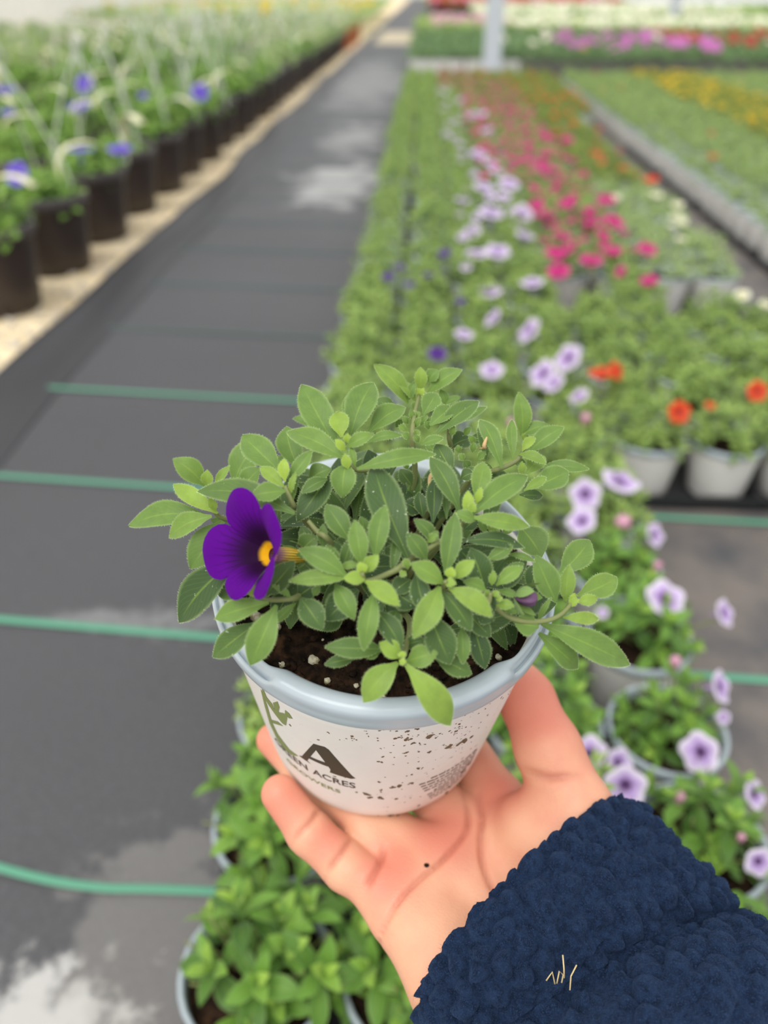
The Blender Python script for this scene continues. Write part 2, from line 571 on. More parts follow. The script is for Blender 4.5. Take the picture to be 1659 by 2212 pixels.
def post(x, y, w, label):
    pv, pf = [], []
    h = 3.0
    b = 0.012
    ring = [(-w / 2 + b, -w / 2), (w / 2 - b, -w / 2), (w / 2, -w / 2 + b), (w / 2, w / 2 - b), (w / 2 - b, w / 2), (-w / 2 + b, w / 2), (-w / 2, w / 2 - b), (-w / 2, -w / 2 + b)]
    for z in (0.03, h):
        pv += [(p[0], p[1], z) for p in ring]
    pf = [(j, (j + 1) % 8, 8 + (j + 1) % 8, 8 + j) for j in range(8)] + [tuple(range(8, 16))]
    e = bpy.data.objects.new('greenhouse_post', None)
    COL.objects.link(e)
    e.location = (x, y, 0)
    mesh_obj('shaft', pv, pf, [M_POST], e, smooth=False)
    q = w * 0.9
    bv, bf = [], [(0, 1, 2, 3), (7, 6, 5, 4), (0, 4, 5, 1), (1, 5, 6, 2), (2, 6, 7, 3), (3, 7, 4, 0)]
    bv = [(-q, -q, 0.03), (q, -q, 0.03), (q, q, 0.03), (-q, q, 0.03), (-q, -q, 0), (q, -q, 0), (q, q, 0), (-q, q, 0)]
    mesh_obj('base_plate', bv, bf, [M_POST], e, smooth=False)
    tag(e, label, 'post', 'greenhouse posts')
post(0.53, 7.38, 0.14, 'thick pale grey post standing between the two flower beds')
post(4.35, 16.5, 0.16, 'thin far grey post among the distant white flowers')

# ---------------------------------------------------------------- leaves, rosettes and blooms
def leaf_width(t):
    w = np.clip(t, 0, 1) ** 1.15 * np.clip(1 - t, 0, 1) ** 1.0
    w = w / (0.535 ** 1.15 * 0.465)
    return np.maximum(w, 0.13 * (t < 0.5))

def leaves(B, A, N, L, W, bend, tone, ns=5, nc=3, fold=0.22, droop=0.10):
    """many leaves as one mesh: base, axis, normal, length, width per leaf"""
    B, A, N = np.asarray(B, float), unit(A), np.asarray(N, float)
    N = unit(N - A * (N * A).sum(1, keepdims=True))
    Sd = np.cross(A, N)
    L, W, bend, tone = (np.asarray(x, float) for x in (L, W, bend, tone))
    t = np.linspace(0, 1, ns)
    if ns > 6:
        t = 1 - (1 - t) ** 1.45
    s = np.linspace(-1, 1, nc)
    k = len(B)
    wt = leaf_width(t)
    TT, SS = np.meshgrid(t, s, indexing='ij')
    WT = wt[:, None] * np.ones(nc)
    al = (L[:, None, None] * TT)[..., None] * A[:, None, None, :]
    sd = (W[:, None, None] * 0.5 * WT * SS)[..., None] * Sd[:, None, None, :]
    h = bend[:, None, None] * L[:, None, None] * np.sin(np.pi * TT) - droop * L[:, None, None] * TT ** 2.2 * bend[:, None, None] * 6 + W[:, None, None] * fold * np.abs(SS) * WT * 0.5
    v = B[:, None, None, :] + al + sd + h[..., None] * N[:, None, None, :]
    uv = np.stack([np.broadcast_to(SS * 0.5 + 0.5, (k, ns, nc)), np.broadcast_to(TT, (k, ns, nc))], -1).reshape(-1, 2)
    i = (np.arange(ns - 1)[:, None] * nc + np.arange(nc - 1)).ravel()
    q = np.stack([i, i + 1, i + nc + 1, i + nc], -1)
    f = (np.arange(k)[:, None, None] * (ns * nc) + q[None]).reshape(-1, 4)
    return v.reshape(-1, 3), f, uv, np.repeat(tone, ns * nc)

def rosettes(rng, n_shoot, n_leaf, rx, h, zc, lmax, wr=0.34, low=0.15):
    """leaf whorls spread over a low dome of radius rx and height h"""
    out = []
    for i in range(n_shoot):
        z = low + (1 - low) * (i + 0.5) / n_shoot
        a = i * 2.39996 + rng.uniform(-0.4, 0.4)
        r = math.sqrt(max(0, 1 - z * z))
        d = np.array([r * math.cos(a), r * math.sin(a), z])
        sc = rng.uniform(0.72, 1.08)
        p = np.array([d[0] * rx * sc, d[1] * rx * sc, zc + d[2] * h * sc])
        d = unit(d + np.array([rng.uniform(-.3, .3), rng.uniform(-.3, .3), 0.45]))
        e1 = unit(np.cross(d, [0.3, 0.2, 0.9]))
        e2 = np.cross(d, e1)
        ph = rng.uniform(0, 6.3)
        for k in range(n_leaf):
            q = (k + 0.5) / n_leaf
            az = ph + k * 2.39996
            el = math.radians(72 - 70 * q + rng.uniform(-8, 8))
            ln = lmax * (0.35 + 0.65 * q ** 0.8) * rng.uniform(0.8, 1.1)
            ax = d * math.sin(el) + (e1 * math.cos(az) + e2 * math.sin(az)) * math.cos(el)
            out.append((p - d * lmax * 0.5 * q, ax, d, ln, ln * wr * rng.uniform(0.85, 1.2), rng.uniform(0.04, 0.12), 0.95 - 0.75 * q + rng.uniform(-.1, .1)))
    return [np.array(x) for x in zip(*out)]

def foliage_mesh(name, seed, n_shoot, n_leaf, rx, h, zc, lmax, mat, ns=5, nc=3, wr=0.34, low=0.15):
    rng = random.Random(seed)
    v, f, uv, tn = leaves(*rosettes(rng, n_shoot, n_leaf, rx, h, zc, lmax, wr, low), ns=ns, nc=nc)
    return mesh_obj(name, v, f, [mat], uv=uv, attr={'tone': tn}, link=False)

def bloom_mesh(name, mat, lobes=5, depth=0.32, notch=0.16, na=30, nr=6):
    v, uv, f = [], [], []
    for i in range(nr):
        q = i / (nr - 1)
        for j in range(na):
            a = 2 * math.pi * j / na
            R = 1 - notch * abs(math.sin(lobes * a / 2)) ** 3
            rr = (0.06 + 0.94 * q) * R
            z = depth * (1 - (1 - q) ** 2) - 0.10 * q * q + 0.05 * q * math.cos(lobes * a) - depth
            v.append((rr * math.cos(a), rr * math.sin(a), z))
            uv.append((lobes * j / na, q))
    for i in range(nr - 1):
        for j in range(na):
            k = (j + 1) % na
            f.append((i * na + j, i * na + k, (i + 1) * na + k, (i + 1) * na + j))
    f.append(tuple(range(na - 1, -1, -1)))
    # short tube behind the face
    b = len(v)
    for i, (rr, z) in enumerate(((0.10, -depth), (0.13, -depth - 0.25), (0.07, -depth - 0.8))):
        for j in range(8):
            a = 2 * math.pi * j / 8
            v.append((rr * math.cos(a), rr * math.sin(a), z))
            uv.append((0, 0.5))
    for i in range(2):
        for j in range(8):
            k = (j + 1) % 8
            f.append((b + i * 8 + k, b + i * 8 + j, b + (i + 1) * 8 + j, b + (i + 1) * 8 + k))
    return mesh_obj(name, v, f, [mat], uv=uv, link=False)

def bud_mesh(name, mat):
    v, f = lathe([(0.10, -1.3), (0.30, -1.0), (0.42, -0.5), (0.62, 0.1), (0.66, 0.45), (0.45, 0.75), (0.12, 0.9)], 10, True, True)
    a = np.arctan2(v[:, 1], v[:, 0])
    k = 1 + 0.13 * np.cos(5 * a)
    v[:, 0] *= k
    v[:, 1] *= k
    return mesh_obj(name, v, f, [mat], uv=np.stack([a, np.full(len(a), 0.8)], -1), link=False)

BMESH = {k: bloom_mesh('bloom', m) for k, m in BLOOM.items() if k != 'k'}
BMESH['k'] = bud_mesh('closed_bud', BLOOM['k'])

def put_bloom(parent, kind, world_pos, r, facing, rng, name='bloom'):
    if facing == 1:
        n = (rng.uniform(-0.8, -0.3), rng.uniform(-0.6, -0.1), 0.6)
    elif facing == 2:
        n = (rng.uniform(0.3, 0.7), rng.uniform(-0.7, -0.3), 0.6)
    elif facing == 4:
        n = (rng.uniform(-0.2, 0.2), -0.8, 0.5)
    else:
        n = (rng.uniform(-0.25, 0.25), rng.uniform(-0.45, 0.05), 1.0)
    n = Vector(n).normalized()
    q = n.to_track_quat('Z', 'Y')
    rot = q.to_matrix() @ Matrix.Rotation(rng.uniform(0, 6.3), 3, 'Z')
    m = Matrix.Translation(Vector(world_pos) - parent.location) @ rot.to_4x4() @ Matrix.Diagonal((r, r, r, 1))
    return obj('closed_bud' if kind == 'k' else name, BMESH[kind], parent, mat=m)

# ---------------------------------------------------------------- pots of the beds
POT_H, POT_R = 0.095, 0.0575
BODY = [(0.030, 0.004), (0.040, 0.0), (0.0432, 0.0015), (0.0443, 0.004), (0.0550, 0.085)]
RIMP = [(0.0550, 0.085), (0.0568, 0.0855), (0.0573, 0.089), (0.0575, 0.0935), (0.0562, 0.0955), (0.0540, 0.0955), (0.0526, 0.093), (0.0520, 0.080)]
def pot_meshes():
    bv, bf = lathe(BODY, 32, close_bot=True)
    rv, rf = lathe(RIMP, 32)
    rng = random.Random(5)
    sv, sf = lathe([(0.0522, 0.081), (0.040, 0.083), (0.026, 0.082), (0.012, 0.085), (0.001, 0.084)], 20)
    sv = sv + np.array([[0, 0, rng.uniform(-.002, .002)] for _ in sv])
    body = mesh_obj('pot', bv, bf, [M_WHITE], link=False)
    rim = mesh_obj('rim', rv, rf, [M_RIM], link=False)
    soil = mesh_obj('soil', sv, sf, [M_SOIL], link=False)
    av, af = merge([lathe(BODY[1:], 16, close_bot=True), lathe(RIMP[::2] + [RIMP[-1]], 16), lathe([(0.0522, 0.081), (0.001, 0.084)], 16)])
    nb, nr_ = (len(BODY) - 2) * 16 + 1, (len(RIMP[::2])) * 16
    one = mesh_obj('pot', av, af, [M_WHITE, M_RIM, M_SOIL], midx=[0] * nb + [1] * nr_ + [2] * (len(af) - nb - nr_), link=False)
    return body, rim, soil, one
POT_BODY, POT_RIM, POT_SOIL, POT_ONE = pot_meshes()

FOL = {}
def foliage_set(key, mat, lmax=0.030, rx=0.062, h=0.062, wr=0.34):
    FOL[key] = {
        'near': [foliage_mesh('foliage', 100 + s, 34, 8, rx, h, 0.088, lmax, mat, wr=wr) for s in range(4)],
        'far': [foliage_mesh('foliage', 200 + s, 22, 7, rx, h * 0.9, 0.09, lmax * 1.05, mat, ns=3, nc=3, wr=wr * 1.15) for s in range(3)],
    }
foliage_set('b', M_LEAFB)
foliage_set('w', M_LEAFW, 0.026)
foliage_set('y', M_LEAFY)
foliage_set('g', M_LEAFG)

PHRASE = {
    'p': 'sparsely violet-flowered plant in white pot', 'l': 'lilac-flowered plant in grey-rimmed pot', 'm': 'magenta-flowered plant in white pot',
    'o': 'orange-flowered plant in white pot', 'w': 'pale-leaved white-flowered plant in pot', 'g': 'plain green plant in white pot',
    'y': 'yellow-flowered plant in white pot', 'f': 'rose-red flowered plant in pot', 't': 'olive-leaved orange-flowered plant in pot',
}
LEAFSET = {'p': 'b', 'l': 'b', 'm': 'b', 'o': 'b', 'w': 'w', 'g': 'g', 'y': 'y', 'f': 'y', 't': 'y'}
RATE = {'p': 0.12, 'l': 1.5, 'm': 3.2, 'o': 0.15, 'w': 0.5, 'g': 0.05, 'y': 2.2, 'f': 3.0, 't': 0.7}
FLW = {'p': 'p', 'l': 'l', 'm': 'm', 'o': 'o', 'w': 'w', 'g': 'o', 'y': 'y', 'f': 'f', 't': 'o'}

def kind_at(i, x, y):
    if i <= 1:
        return 'p'
    if i == 2:
        return 'l' if y < 5.6 else 'f'
    if i == 3:
        return 'l' if y < 2.75 else ('m' if y < 5.2 else 'f')
    if i in (4, 5):
        return 'o' if y < 1.85 else ('m' if y < 4.6 else ('f' if y < 6 else 't'))
    if i in (6, 7, 8):
        return 'o' if y < 1.85 else ('w' if y < 2.9 else 't')
    if x < 1.45:
        return 'g'
    if x < 1.95:
        return 'y' if y > 3 else 'g'
    return 'g'

PLANTS = []          # (x, y, empty)
SINGLE = []          # plants close enough to pick out leaf by leaf
FARP = []            # (x, y, kind) of the plants beyond the three hundred nearest
brng = random.Random(11)
cols = [(-0.11 + 0.12 * i, 0.03 if i < 4 else 1.10) for i in range(8)] + [(0.85, 4.7)] + [(1.06 + 0.12 * i, 1.9) for i in range(15)]
SINGLE_SPOTS = {(0, 0.27), (0, 0.39), (1, 0.27), (1, 0.15), (0, 0.15), (3, 0.27), (3, 0.39), (3, 0.51), (3, 0.63), (2, 0.51), (2, 0.63), (3, 0.75)}
spots = []
for i, (cx, y_start) in enumerate(cols):
    j = 0
    while True:
        y = y_start + 0.12 * j + 0.008 * (j // 5)
        j += 1
        if y > 6.75:
            break
        if not in_view((cx, y, 0.12)):
            continue
        if i in (4, 6, 7) and 1.62 < y < 1.86:
            continue
        px = cx + brng.uniform(-.004, .004) + (0.015 if i == 1 and 2.0 < y < 3.2 else 0)
        spots.append((i, px, y + brng.uniform(-.004, .004), kind_at(i, cx, y)))
order = sorted(spots, key=lambda q: q[1] ** 2 + q[2] ** 2)
near_set = set(order[:300])
def bloom_spots(k, y, px, py):
    rate = RATE[k]
    if k == 'l' and y < 3.0:
        rate = 0.7
    nb = int(rate) + (brng.random() < rate - int(rate))
    out = []
    for _ in range(nb):
        a, r = brng.uniform(0, 6.3), 0.062 * math.sqrt(brng.random())
        out.append(((px + r * math.cos(a), py + r * math.sin(a), 0.008 + 0.155 - 3.5 * r * r + brng.uniform(-.01, .012)), brng.uniform(0.012, 0.019)))
    return out
rowno = {}
for sp_ in spots:
    i, px, py, k = sp_
    if sp_ not in near_set:
        FARP.append(sp_)
        continue
    rowno[i] = rowno.get(i, 0) + 1
    y = py
    e = bpy.data.objects.new('bedding_plant', None)
    COL.objects.link(e)
    e.location = (px, py, 0.008)
    where = f'in {ordinal(i + 1)} column from path' if i < 9 else f'in {ordinal(i - 8)} column right of gap'
    tag(e, f'{PHRASE[k]}, {ordinal(rowno[i])} from front {where}', 'potted plant', PHRASE[k].replace(' plant ', ' plants ').replace('in pot', 'in pots') + ' of the bed')
    single = any(i == a and abs(y - b) < 0.04 for a, b in SINGLE_SPOTS)
    if y < 1.7:
        b_ = obj('pot', POT_BODY, e)
        obj('rim', POT_RIM, b_)
        obj('soil', POT_SOIL, e)
    else:
        obj('pot', POT_ONE, e)
    PLANTS.append((px, py, e))
    rot = Matrix.Rotation(brng.uniform(0, 6.3), 4, 'Z') @ Matrix.Scale(brng.uniform(0.92, 1.12) * (0.82 if i == 9 else 1.0), 4)
    if single:
        SINGLE.append((e, rot, brng.randint(0, 999), i))
    else:
        fs = FOL[LEAFSET[k]]['near' if y < 1.9 else 'far']
        fo = obj('foliage', brng.choice(fs), e, mat=rot)
        fo['kind'] = 'stuff'
    if y > 1.7 and k not in ('p', 'o'):
        for p_, r_ in bloom_spots(k, y, px, py):
            put_bloom(e, FLW[k], p_, r_, 0, brng)

# the rest of the bed, one mass for each kind of plant
def mesh_arrays(me):
    v = np.empty(len(me.vertices) * 3, np.float32)
    me.vertices.foreach_get('co', v)
    f = [tuple(p.vertices) for p in me.polygons]
    mi = [p.material_index for p in me.polygons]
    uv = np.zeros((len(me.vertices), 2), np.float32)
    if me.uv_layers:
        for lp, d in zip(me.loops, me.uv_layers[0].data):
            uv[lp.vertex_index] = d.uv
    tn = np.zeros(len(me.vertices), np.float32)
    if 'tone' in me.attributes:
        me.attributes['tone'].data.foreach_get('value', tn)
    return v.reshape(-1, 3), f, mi, uv, tn
FARNAME = {'p': ('violet_plant_rows', 'green violet-flowered plants in two rows along the path, far part'), 'l': ('lilac_plant_rows', 'lilac-flowered plants in rows, far part of the bed'),
           'm': ('magenta_plant_rows', 'magenta-flowered plants in rows, far part of the bed'), 'f': ('rose_plant_rows', 'faded rose-red flowered plants at the far end of the bed'),
           't': ('olive_plant_rows', 'olive-leaved plants with orange blooms, far part of the bed'), 'w': ('white_plant_rows', 'pale-leaved white-flowered plants, far part of the bed'),
           'g': ('green_plant_rows', 'plain green plants in rows right of the gap'), 'y': ('yellow_plant_rows', 'yellow-flowered plants in rows right of the gap'), 'o': ('orange_plant_rows', 'orange-flowered plants, far part of the bed')}
pa = mesh_arrays(POT_ONE)
ba_ = {k: mesh_arrays(bloom_mesh('bloom', BLOOM[k], na=10, nr=3)) for k in 'plmowyf'}
for k, (nm, lb) in FARNAME.items():
    pl = [q for q in FARP if q[3] == k]
    if not pl:
        continue
    fa_ = [mesh_arrays(m) for m in FOL[LEAFSET[k]]['far']]
    V, Fc, MI, UV, TN, base = [], [], [], [], [], 0
    def put(arr, M3, loc, mat_of):
        global V, Fc, MI, UV, TN, base
        V.append(arr[0] @ M3.T + np.array(loc))
        Fc += [tuple(i_ + base for i_ in q) for q in arr[1]]
        MI += [mat_of(x) for x in arr[2]]
        UV.append(arr[3])
        TN.append(arr[4])
        base += len(arr[0])
    for i, px, py, _ in pl:
        put(pa, np.eye(3), (px, py, 0.008), lambda x: x)
        a, sc = brng.uniform(0, 6.3), brng.uniform(0.95, 1.15)
        R3 = np.array([[math.cos(a), -math.sin(a), 0], [math.sin(a), math.cos(a), 0], [0, 0, 1]]) * sc
        put(brng.choice(fa_), R3, (px, py, 0.008), lambda x: 3)
        if k not in ('p', 'o') or brng.random() < 0.08:
            for p_, r_ in bloom_spots(k, py, px, py):
                tx = brng.uniform(-.3, .3)
                R3 = np.array([[1, 0, 0], [0, math.cos(.35), -math.sin(.35)], [0, math.sin(.35), math.cos(.35)]]) @ np.array([[math.cos(tx), 0, math.sin(tx)], [0, 1, 0], [-math.sin(tx), 0, math.cos(tx)]]) * r_
                put(ba_[FLW[k]], R3, p_, lambda x: 4)
    o = mesh_obj(nm, np.concatenate(V), Fc, [M_WHITE, M_RIM, M_SOIL, fa_ and FOL[LEAFSET[k]]['far'][0].materials[0], BLOOM[FLW[k]]], uv=np.concatenate(UV), midx=MI, attr={'tone': np.concatenate(TN)})
    tag(o, lb, 'plants', kind='stuff')

# the nearest plants: every leaf on its own
UNIT_LEAF = []
for s in range(5):
    r_ = random.Random(s)
    v, f, uv, _ = leaves([(0, 0, 0)], [(0, 1, 0)], [(0, 0, 1)], [1.0], [r_.uniform(0.36, 0.48)], [r_.uniform(0.05, 0.13)], [0], ns=8, nc=5)
    UNIT_LEAF.append(mesh_obj('leaf', v, f, [M_LEAFP], uv=uv, link=False))
for e, rot, seed, i in SINGLE:
    r_ = random.Random(seed)
    big = 0.040 if i < 2 else 0.034
    B, A, N, Ln, Wd, bd, tn = rosettes(r_, 20 if i < 2 else 15, 8, 0.062 if i < 2 else 0.050, 0.072, 0.086, big, 0.42, 0.1)
    if i < 2:
        rot = Matrix.Translation((0.016, 0.006, 0)) @ rot
    stems = []
    for q in range(0, len(B), 8):
        p = B[q]
        stems.append(tube(spline([(p[0] * .12, p[1] * .12, 0.084), (p[0] * .6, p[1] * .6, 0.084 + (p[2] - 0.084) * .45), tuple(p)], 6), [0.0016, 0.0014, 0.0013, 0.0012, 0.0011, 0.0010], 5))
    sv, sf = merge(stems)
    stm = mesh_obj('stems', sv, sf, [M_STEM], e)
    for b, a, n_, l_, w_, t_ in zip(B, A, N, Ln, Wd, tn):
        a = unit(a)
        n_ = unit(n_ - a * (n_ @ a))
        x_ = np.cross(a, n_)
        m = Matrix(((x_[0] * l_, a[0] * l_, n_[0] * l_, b[0]), (x_[1] * l_, a[1] * l_, n_[1] * l_, b[1]), (x_[2] * l_, a[2] * l_, n_[2] * l_, b[2]), (0, 0, 0, 1)))
        obj('leaf', UNIT_LEAF[r_.randint(0, 4)], e, mat=rot @ m, color=(max(0.05, min(1, t_ + r_.uniform(-.15, .1))), 0, 0, 1))

# blooms seen one by one in the photograph, each on the plant it belongs to
BLOOMS = [('l',0.268,0.865,0.165,0.0266,0),
('l',0.215,0.826,0.165,0.0211,4),
('l',0.205,0.787,0.165,0.0193,1),
('k',0.254,0.78,0.165,0.0146,3),
('l',0.29,0.76,0.165,0.0155,2),
('l',0.268,0.631,0.165,0.0225,0),
('l',0.33,0.623,0.165,0.0155,2),
('k',0.258,0.548,0.165,0.0081,3),
('l',0.294,0.518,0.165,0.0164,2),
('l',0.155,0.437,0.165,0.0166,1),
('l',0.18,0.426,0.165,0.014,2),
('l',0.176,0.394,0.165,0.0179,4),
('l',0.25,0.441,0.165,0.0182,1),
('l',0.285,0.401,0.165,0.0127,2),
('l',0.261,0.333,0.165,0.0116,4),
('k',0.222,0.395,0.165,0.006,3),
('k',0.26,0.361,0.165,0.005,3),
('l',0.122,1.205,0.165,0.021,0),
('l',0.204,1.194,0.165,0.0261,1),
('l',0.255,1.26,0.165,0.0272,1),
('l',0.218,1.159,0.165,0.0195,1),
('l',0.251,1.11,0.165,0.0174,1),
('k',0.249,1.032,0.165,0.011,3),
('l',0.24,1.671,0.165,0.0271,0),
('l',0.144,1.606,0.165,0.0263,0),
('l',0.138,1.448,0.165,0.0215,1),
('l',0.201,1.386,0.165,0.0276,1),
('l',0.082,1.362,0.165,0.0188,0),
('k',0.138,1.012,0.165,0.0095,3),
('k',0.277,0.699,0.165,0.0068,3),
('l',0.129,1.881,0.165,0.0311,0),
('l',0.182,1.903,0.165,0.0336,0),
('l',0.271,2.243,0.165,0.0334,4),
('l',0.264,2.052,0.165,0.0286,0),
('l',0.193,2.291,0.165,0.0393,0),
('l',0.126,2.067,0.165,0.0265,0),
('l',0.237,2.464,0.165,0.0279,0),
('l',0.19,2.622,0.165,0.0354,0),
('l',0.274,2.661,0.165,0.0358,0),
('l',0.237,3.006,0.165,0.0333,0),
('l',0.205,3.186,0.165,0.0351,0),
('l',0.249,4.244,0.165,0.0546,0),
('l',0.352,4.416,0.165,0.0425,0),
('l',0.265,3.742,0.165,0.0284,0),
('l',0.117,2.429,0.165,0.0249,0),
('l',0.25,2.843,0.165,0.0317,0),
('l',0.2,0.617,0.165,0.0068,1),
('l',0.115,0.524,0.165,0.007,3),
('l',0.283,0.481,0.165,0.0066,1),
('p',0.032,1.269,0.165,0.0178,0),
('p',-0.025,1.64,0.165,0.0129,0),
('p',-0.074,1.694,0.165,0.0153,0),
('p',0.053,1.877,0.165,0.0167,0),
('p',0.015,1.708,0.165,0.0123,0),
('p',-0.052,1.762,0.165,0.0127,0),
('p',0.081,1.537,0.165,0.0113,0),
('o',0.304,1.205,0.165,0.0216,0),
('o',0.33,1.21,0.165,0.017,2),
('o',0.395,1.062,0.165,0.0182,4),
('o',0.538,1.141,0.165,0.0176,4),
('o',0.448,1.088,0.165,0.0085,0),
('o',0.75,2.755,0.165,0.0244,0),
('o',0.643,3.208,0.165,0.021,0),
('o',0.698,2.945,0.165,0.0227,0),
('o',0.622,4.554,0.165,0.0339,0),
('o',1.076,3.182,0.165,0.0208,0),
('m',0.308,1.753,0.165,0.0271,0),
('m',0.397,1.845,0.165,0.0304,0),
('m',0.317,1.89,0.165,0.0244,0),
('m',0.496,1.696,0.165,0.0202,0),
('m',0.359,2.056,0.165,0.0262,0),
('m',0.461,2.187,0.165,0.0276,0),
('m',0.518,2.204,0.165,0.0328,0),
('m',0.345,2.272,0.165,0.0312,0),
('m',0.331,2.381,0.165,0.0243,0),
('m',0.448,2.74,0.165,0.0367,0),
('m',0.356,3.074,0.165,0.0373,0),
('m',0.55,1.94,0.165,0.0248,0),
('m',0.462,1.916,0.165,0.0202,0),
('m',0.415,2.385,0.165,0.0298,0),
('m',0.554,2.462,0.165,0.025,0),
('m',0.423,2.973,0.165,0.0296,0),
('m',0.425,3.4,0.165,0.026,0),
('m',0.584,3.517,0.165,0.0267,0),
('m',0.536,2.819,0.165,0.0188,0),
('m',0.464,2.084,0.165,0.0168,0),
('m',0.445,1.753,0.165,0.0145,1),
('w',0.743,2.401,0.165,0.0189,0),
('w',0.668,1.608,0.165,0.0173,0),
('w',0.696,1.554,0.165,0.015,0),
('w',0.865,2.324,0.165,0.0184,0),
('w',0.707,2.214,0.165,0.0151,0),
('w',0.871,2.082,0.165,0.0143,0),
('w',0.711,2.518,0.165,0.0169,0),
('b',-1.005,2.399,0.3,0.0404,0),
('b',-0.894,2.42,0.3,0.0366,0),
('b',-1.03,2.037,0.3,0.0327,0),
('b',-0.992,3.759,0.3,0.0444,0),
('b',-1.058,3.593,0.3,0.0349,0),
('b',-1.373,3.356,0.3,0.0476,0),
('b',-1.633,4.098,0.3,0.0441,0),
('b',-1.92,3.891,0.3,0.0506,0),
('b',-1.567,3.149,0.3,0.0277,0),
('b',-1.209,3.665,0.3,0.0237,0)]

pxy = np.array([(p[0], p[1]) for p in PLANTS])
for kind, x, y, z, r, fc in BLOOMS:
    if kind == 'b':
        continue
    q = int(np.argmin((pxy[:, 0] - x) ** 2 + (pxy[:, 1] - y) ** 2))
    if (pxy[q][0] - x) ** 2 + (pxy[q][1] - y) ** 2 > 0.012:
        continue
    if y < 1.0 and fc in (1, 2, 3):
        z -= 0.012
    pe = PLANTS[q][2]
    put_bloom(pe, kind, (x, y, z), r, fc, brng)
    if y < 1.0:
        c_ = np.array(pe.location)
        tip = np.array([x, y, z]) - c_
        sv, sf = tube(spline([(tip[0] * .3, tip[1] * .3, 0.10), (tip[0] * .75, tip[1] * .75, tip[2] * .85), (tip[0] * .96, tip[1] * .96, tip[2] - 0.006)], 8), 0.0013, 5)
        mesh_obj('flower_stalk', sv, sf, [M_STEM], pe)

# trays under the pots
def tray_mesh(nx, ny):
    w, l, h = 0.12 * nx - 0.004, 0.12 * ny - 0.006, 0.022
    v, f = [], []
    for (a, b, z) in ((w / 2 - .008, l / 2 - .008, 0.0), (w / 2, l / 2, 0.001), (w / 2 + .002, l / 2 + .002, h), (w / 2 - .004, l / 2 - .004, h), (w / 2 - .007, l / 2 - .007, 0.005)):
        v += [(-a, -b, z), (a, -b, z), (a, b, z), (-a, b, z)]
    for i in range(4):
        for j in range(4):
            k = (j + 1) % 4
            f.append((i * 4 + j, i * 4 + k, i * 4 + 4 + k, i * 4 + 4 + j))
    f += [(16, 17, 18, 19), (3, 2, 1, 0)]
    return mesh_obj('tray', v, f, [M_BLACK], smooth=False, link=False)
TRAY = tray_mesh(2, 5)
for c, cx in enumerate((-0.05, 0.19, 0.43, 0.67, 1.12, 1.36)):
    first = 0.03 if c < 2 else (1.10 if c < 4 else 1.9)
    cnt = 0
    for j in range(7 if c < 4 else 4):
        y = first + 0.24 + 0.608 * j
        if y > 4.4 or not (in_view((cx, y, 0.02)) or in_view((cx - .1, y + .3, 0.02))):
            continue
        cnt += 1
        t = obj('plant_tray', TRAY, loc=(cx, y, 0.0025))
        tag(t, f'black plastic tray, {ordinal(cnt)} from front under {ordinal(c + 1)} pair of pot columns', 'tray', 'black trays under the bedding pots')

# ---------------------------------------------------------------- hanging baskets on the gravel
BK = [(0.085, 0.004), (0.094, 0.0), (0.098, 0.003), (0.106, 0.06), (0.114, 0.12), (0.1215, 0.172), (0.1225, 0.174)]
BKR = [(0.1225, 0.172), (0.1275, 0.173), (0.1285, 0.178), (0.1285, 0.194), (0.1265, 0.199), (0.1225, 0.199), (0.1195, 0.195), (0.116, 0.16)]
bv, bf = lathe(BK, 36, close_bot=True)
rv, rf = lathe(BKR, 36)
for q_ in (bv, rv):
    q_[:, 2] *= 1.06
sv, sf = lathe([(0.117, 0.180), (0.06, 0.188), (0.001, 0.19)], 20)
BK_BODY = {True: mesh_obj('pot', bv, bf, [M_NURSERY], link=False), False: mesh_obj('pot', bv, bf, [M_RUST], link=False)}
BK_RIM = {True: mesh_obj('rim', rv, rf, [M_NRIM], link=False), False: mesh_obj('rim', rv, rf, [M_RUST], link=False)}
BK_SOIL = mesh_obj('soil', sv, sf, [M_SOIL], link=False)
def hanger_mesh():
    parts = []
    top = (0.0, 0.0, 0.52)
    for k in range(3):
        a = 2 * math.pi * k / 3 + 0.4
        x, y = 0.125 * math.cos(a), 0.125 * math.sin(a)
        parts.append(tube(spline([(x, y, 0.215), (x * 0.98, y * 0.98, 0.27), (x * 0.5, y * 0.5, 0.42), (x * .06, y * .06, 0.52)], 9), 0.0018, 5))
    parts.append(tube(spline([top, (0, 0, 0.55), (0.016, 0, 0.575), (0.03, 0, 0.56), (0.03, 0, 0.545)], 12), 0.003, 6))
    v, f = merge(parts)
    return mesh_obj('hanger', v, f, [simple('white_hanger', lin(232, 234, 232), 0.35)], link=False)
HANGER = hanger_mesh()
def tag_mesh():
    P = spline([(0, 0, 0.17), (0.0, 0.01, 0.23), (0.02, 0.0, 0.275), (0.07, -0.01, 0.285), (0.10, -0.01, 0.265)], 12)
    T = unit(np.gradient(P, axis=0))
    S = np.tile([0.0, 1.0, 0.0], (12, 1)) * 0.011
    nrm = unit(np.cross(T, S)) * 0.0012
    V = np.concatenate([P - S, P + S, P - S + nrm, P + S + nrm])
    F = []
    for i in range(11):
        F += [(i, i + 1, 12 + i + 1, 12 + i), (24 + i, 36 + i, 36 + i + 1, 24 + i + 1), (i, 24 + i, 24 + i + 1, i + 1), (12 + i, 12 + i + 1, 36 + i + 1, 36 + i)]
    F += [(0, 12, 36, 24), (11, 35, 47, 23)]
    return mesh_obj('plant_tag', V, F, [simple('cream_plant_tag', lin(236, 234, 192), 0.45)], link=False)
TAGM = tag_mesh()
